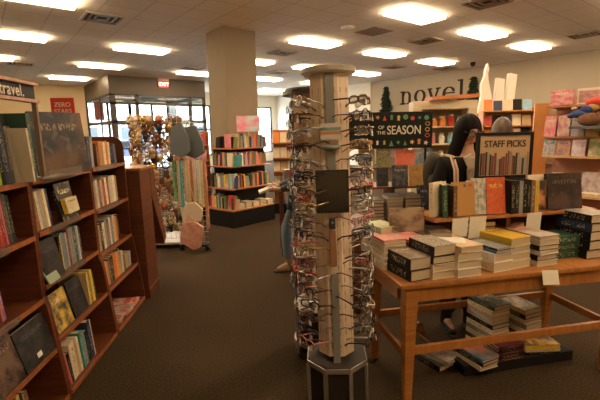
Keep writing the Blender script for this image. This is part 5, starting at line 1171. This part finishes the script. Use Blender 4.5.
# wall bookcases under the lettering, with two artificial trees on top
random.seed(31)
WC = wood('wall_case_wood', (.25,.13,.07), (.36,.2,.1), .5, (1,10,1))
for i in range(5):
    by = 11.9-i*1.5
    facecase('tall wall bookcase under the brown wall lettering, %s from the left' % ORD[i], BM(XW-.36, by, 0, -90), 1.45, (.5, .9, 1.3, 1.7), .34, WC, 2.25, '%s tall wall bookcase' % ORD[i], ['red', 'cream', 'orange', 'navy', 'white', 'pink', 'sky blue'], .3, .3, start=3)
PINE = mat('dark_pine', (.012,.022,.012), .8, 0, .4, 20)
def pine(mw, h, label):
    o = thing('artificial_tree', label, 'tree', mw, 'artificial Christmas trees')
    MB().tube([(0, 0, 0), (0, 0, h*.97)], [.035, .01], 8).build('trunk', mat('pine_trunk', (.08,.05,.03), .8), o)
    MB().lathe([(.001, 0), (.11, 0), (.13, .16), (.001, .165)], 14).build('pot', mat('tree_pot', (.09,.1,.12), .6), o)
    b = MB(); nl = 12
    for l in range(nl):
        z = h*(.12+.85*l/nl); R0 = h*.15*(1-l/nl)**.75+.04
        for k in range(9):
            a = k*2*PI/9+l*.7+random.uniform(-.2, .2); R1 = R0*random.uniform(.6, 1.6); dx, dy = math.cos(a), math.sin(a)
            b.tube([(0, 0, z+.03), (dx*R1*.5, dy*R1*.5, z+.01), (dx*R1, dy*R1, z-.05)], [.03, .055, .008], 5)
            for q in range(3):
                rr = R1*(.35+.25*q); s_ = random.uniform(-.08, .08); b.tube([(dx*rr, dy*rr, z), (dx*rr-dy*(.08+s_), dy*rr+dx*(.08+s_), z-.03)], [.03, .005], 4)
                b.tube([(dx*rr, dy*rr, z), (dx*rr+dy*.09, dy*rr-dx*.09, z-.03)], [.03, .005], 4)
    b.build('branches', PINE, o)
pine(BM(XW-.36, 11.45, 2.25), 1.3, 'dark green artificial tree on the wall cases left of the wall lettering')
pine(BM(XW-.36, 7.55, 2.25), 1.25, 'dark green artificial tree on the wall cases right of the wall lettering')

# ---- books: keep the largest in view as things; the tiny distant rest become one mass of books
def _px(v):
    q = cam.matrix_world.inverted() @ v
    if q.z > -.05: return None
    return 300+400*q.x/-q.z, 200-400*q.y/-q.z
scored = []
for (o, cn, art, far) in BOOKS:
    pts = [_px(o.matrix_world @ Vector(c)) for c in o.bound_box]
    if any(q is None for q in pts): scored.append((0, o, cn, far)); continue
    xs = [max(0, min(600, q[0])) for q in pts]; ys = [max(0, min(400, q[1])) for q in pts]
    scored.append(((max(xs)-min(xs))*(max(ys)-min(ys)), o, cn, far))
def _kill(o):
    for c in list(o.children): bpy.data.objects.remove(c)
    bpy.data.objects.remove(o)
keep = []
for t_ in scored:
    if t_[0] < 1.0: _kill(t_[1])
    else: keep.append(t_)
keep.sort(key=lambda t_: -t_[0])
rest = keep[296:]
if rest:
    ms = []; mb = MB()
    for a_, o, cn, far in rest:
        pm = mat('plain '+cn, CN[cn], .5, 0, .3, 25)
        if pm not in ms: ms.append(pm)
        pg = pages_mat()
        if pg not in ms: ms.append(pg)
        for ob in [o]+list(o.children):
            mw_ = ob.matrix_world if ob is o else o.matrix_world @ ob.matrix_basis
            me = ob.data
            for pl_ in me.polygons:
                ispg = (ob is not o) or pl_.material_index == 2
                n0 = len(mb.v); mb.v += [tuple(mw_ @ me.vertices[i].co) for i in pl_.vertices]
                mb.f.append(tuple(range(n0, n0+len(pl_.vertices)))); mb.m.append(ms.index(pg if ispg else pm))
        _kill(o)
    tag(mb.build('books', ms), 'mass of small distant books on the island bookshelf and far shelves', 'books', kind='stuff')
dupes = {k: v for k, v in LABELS.items() if len(v) > 1}
bad = [k for k in LABELS if len(k.split()) > 16 or len(k.split()) < 4]
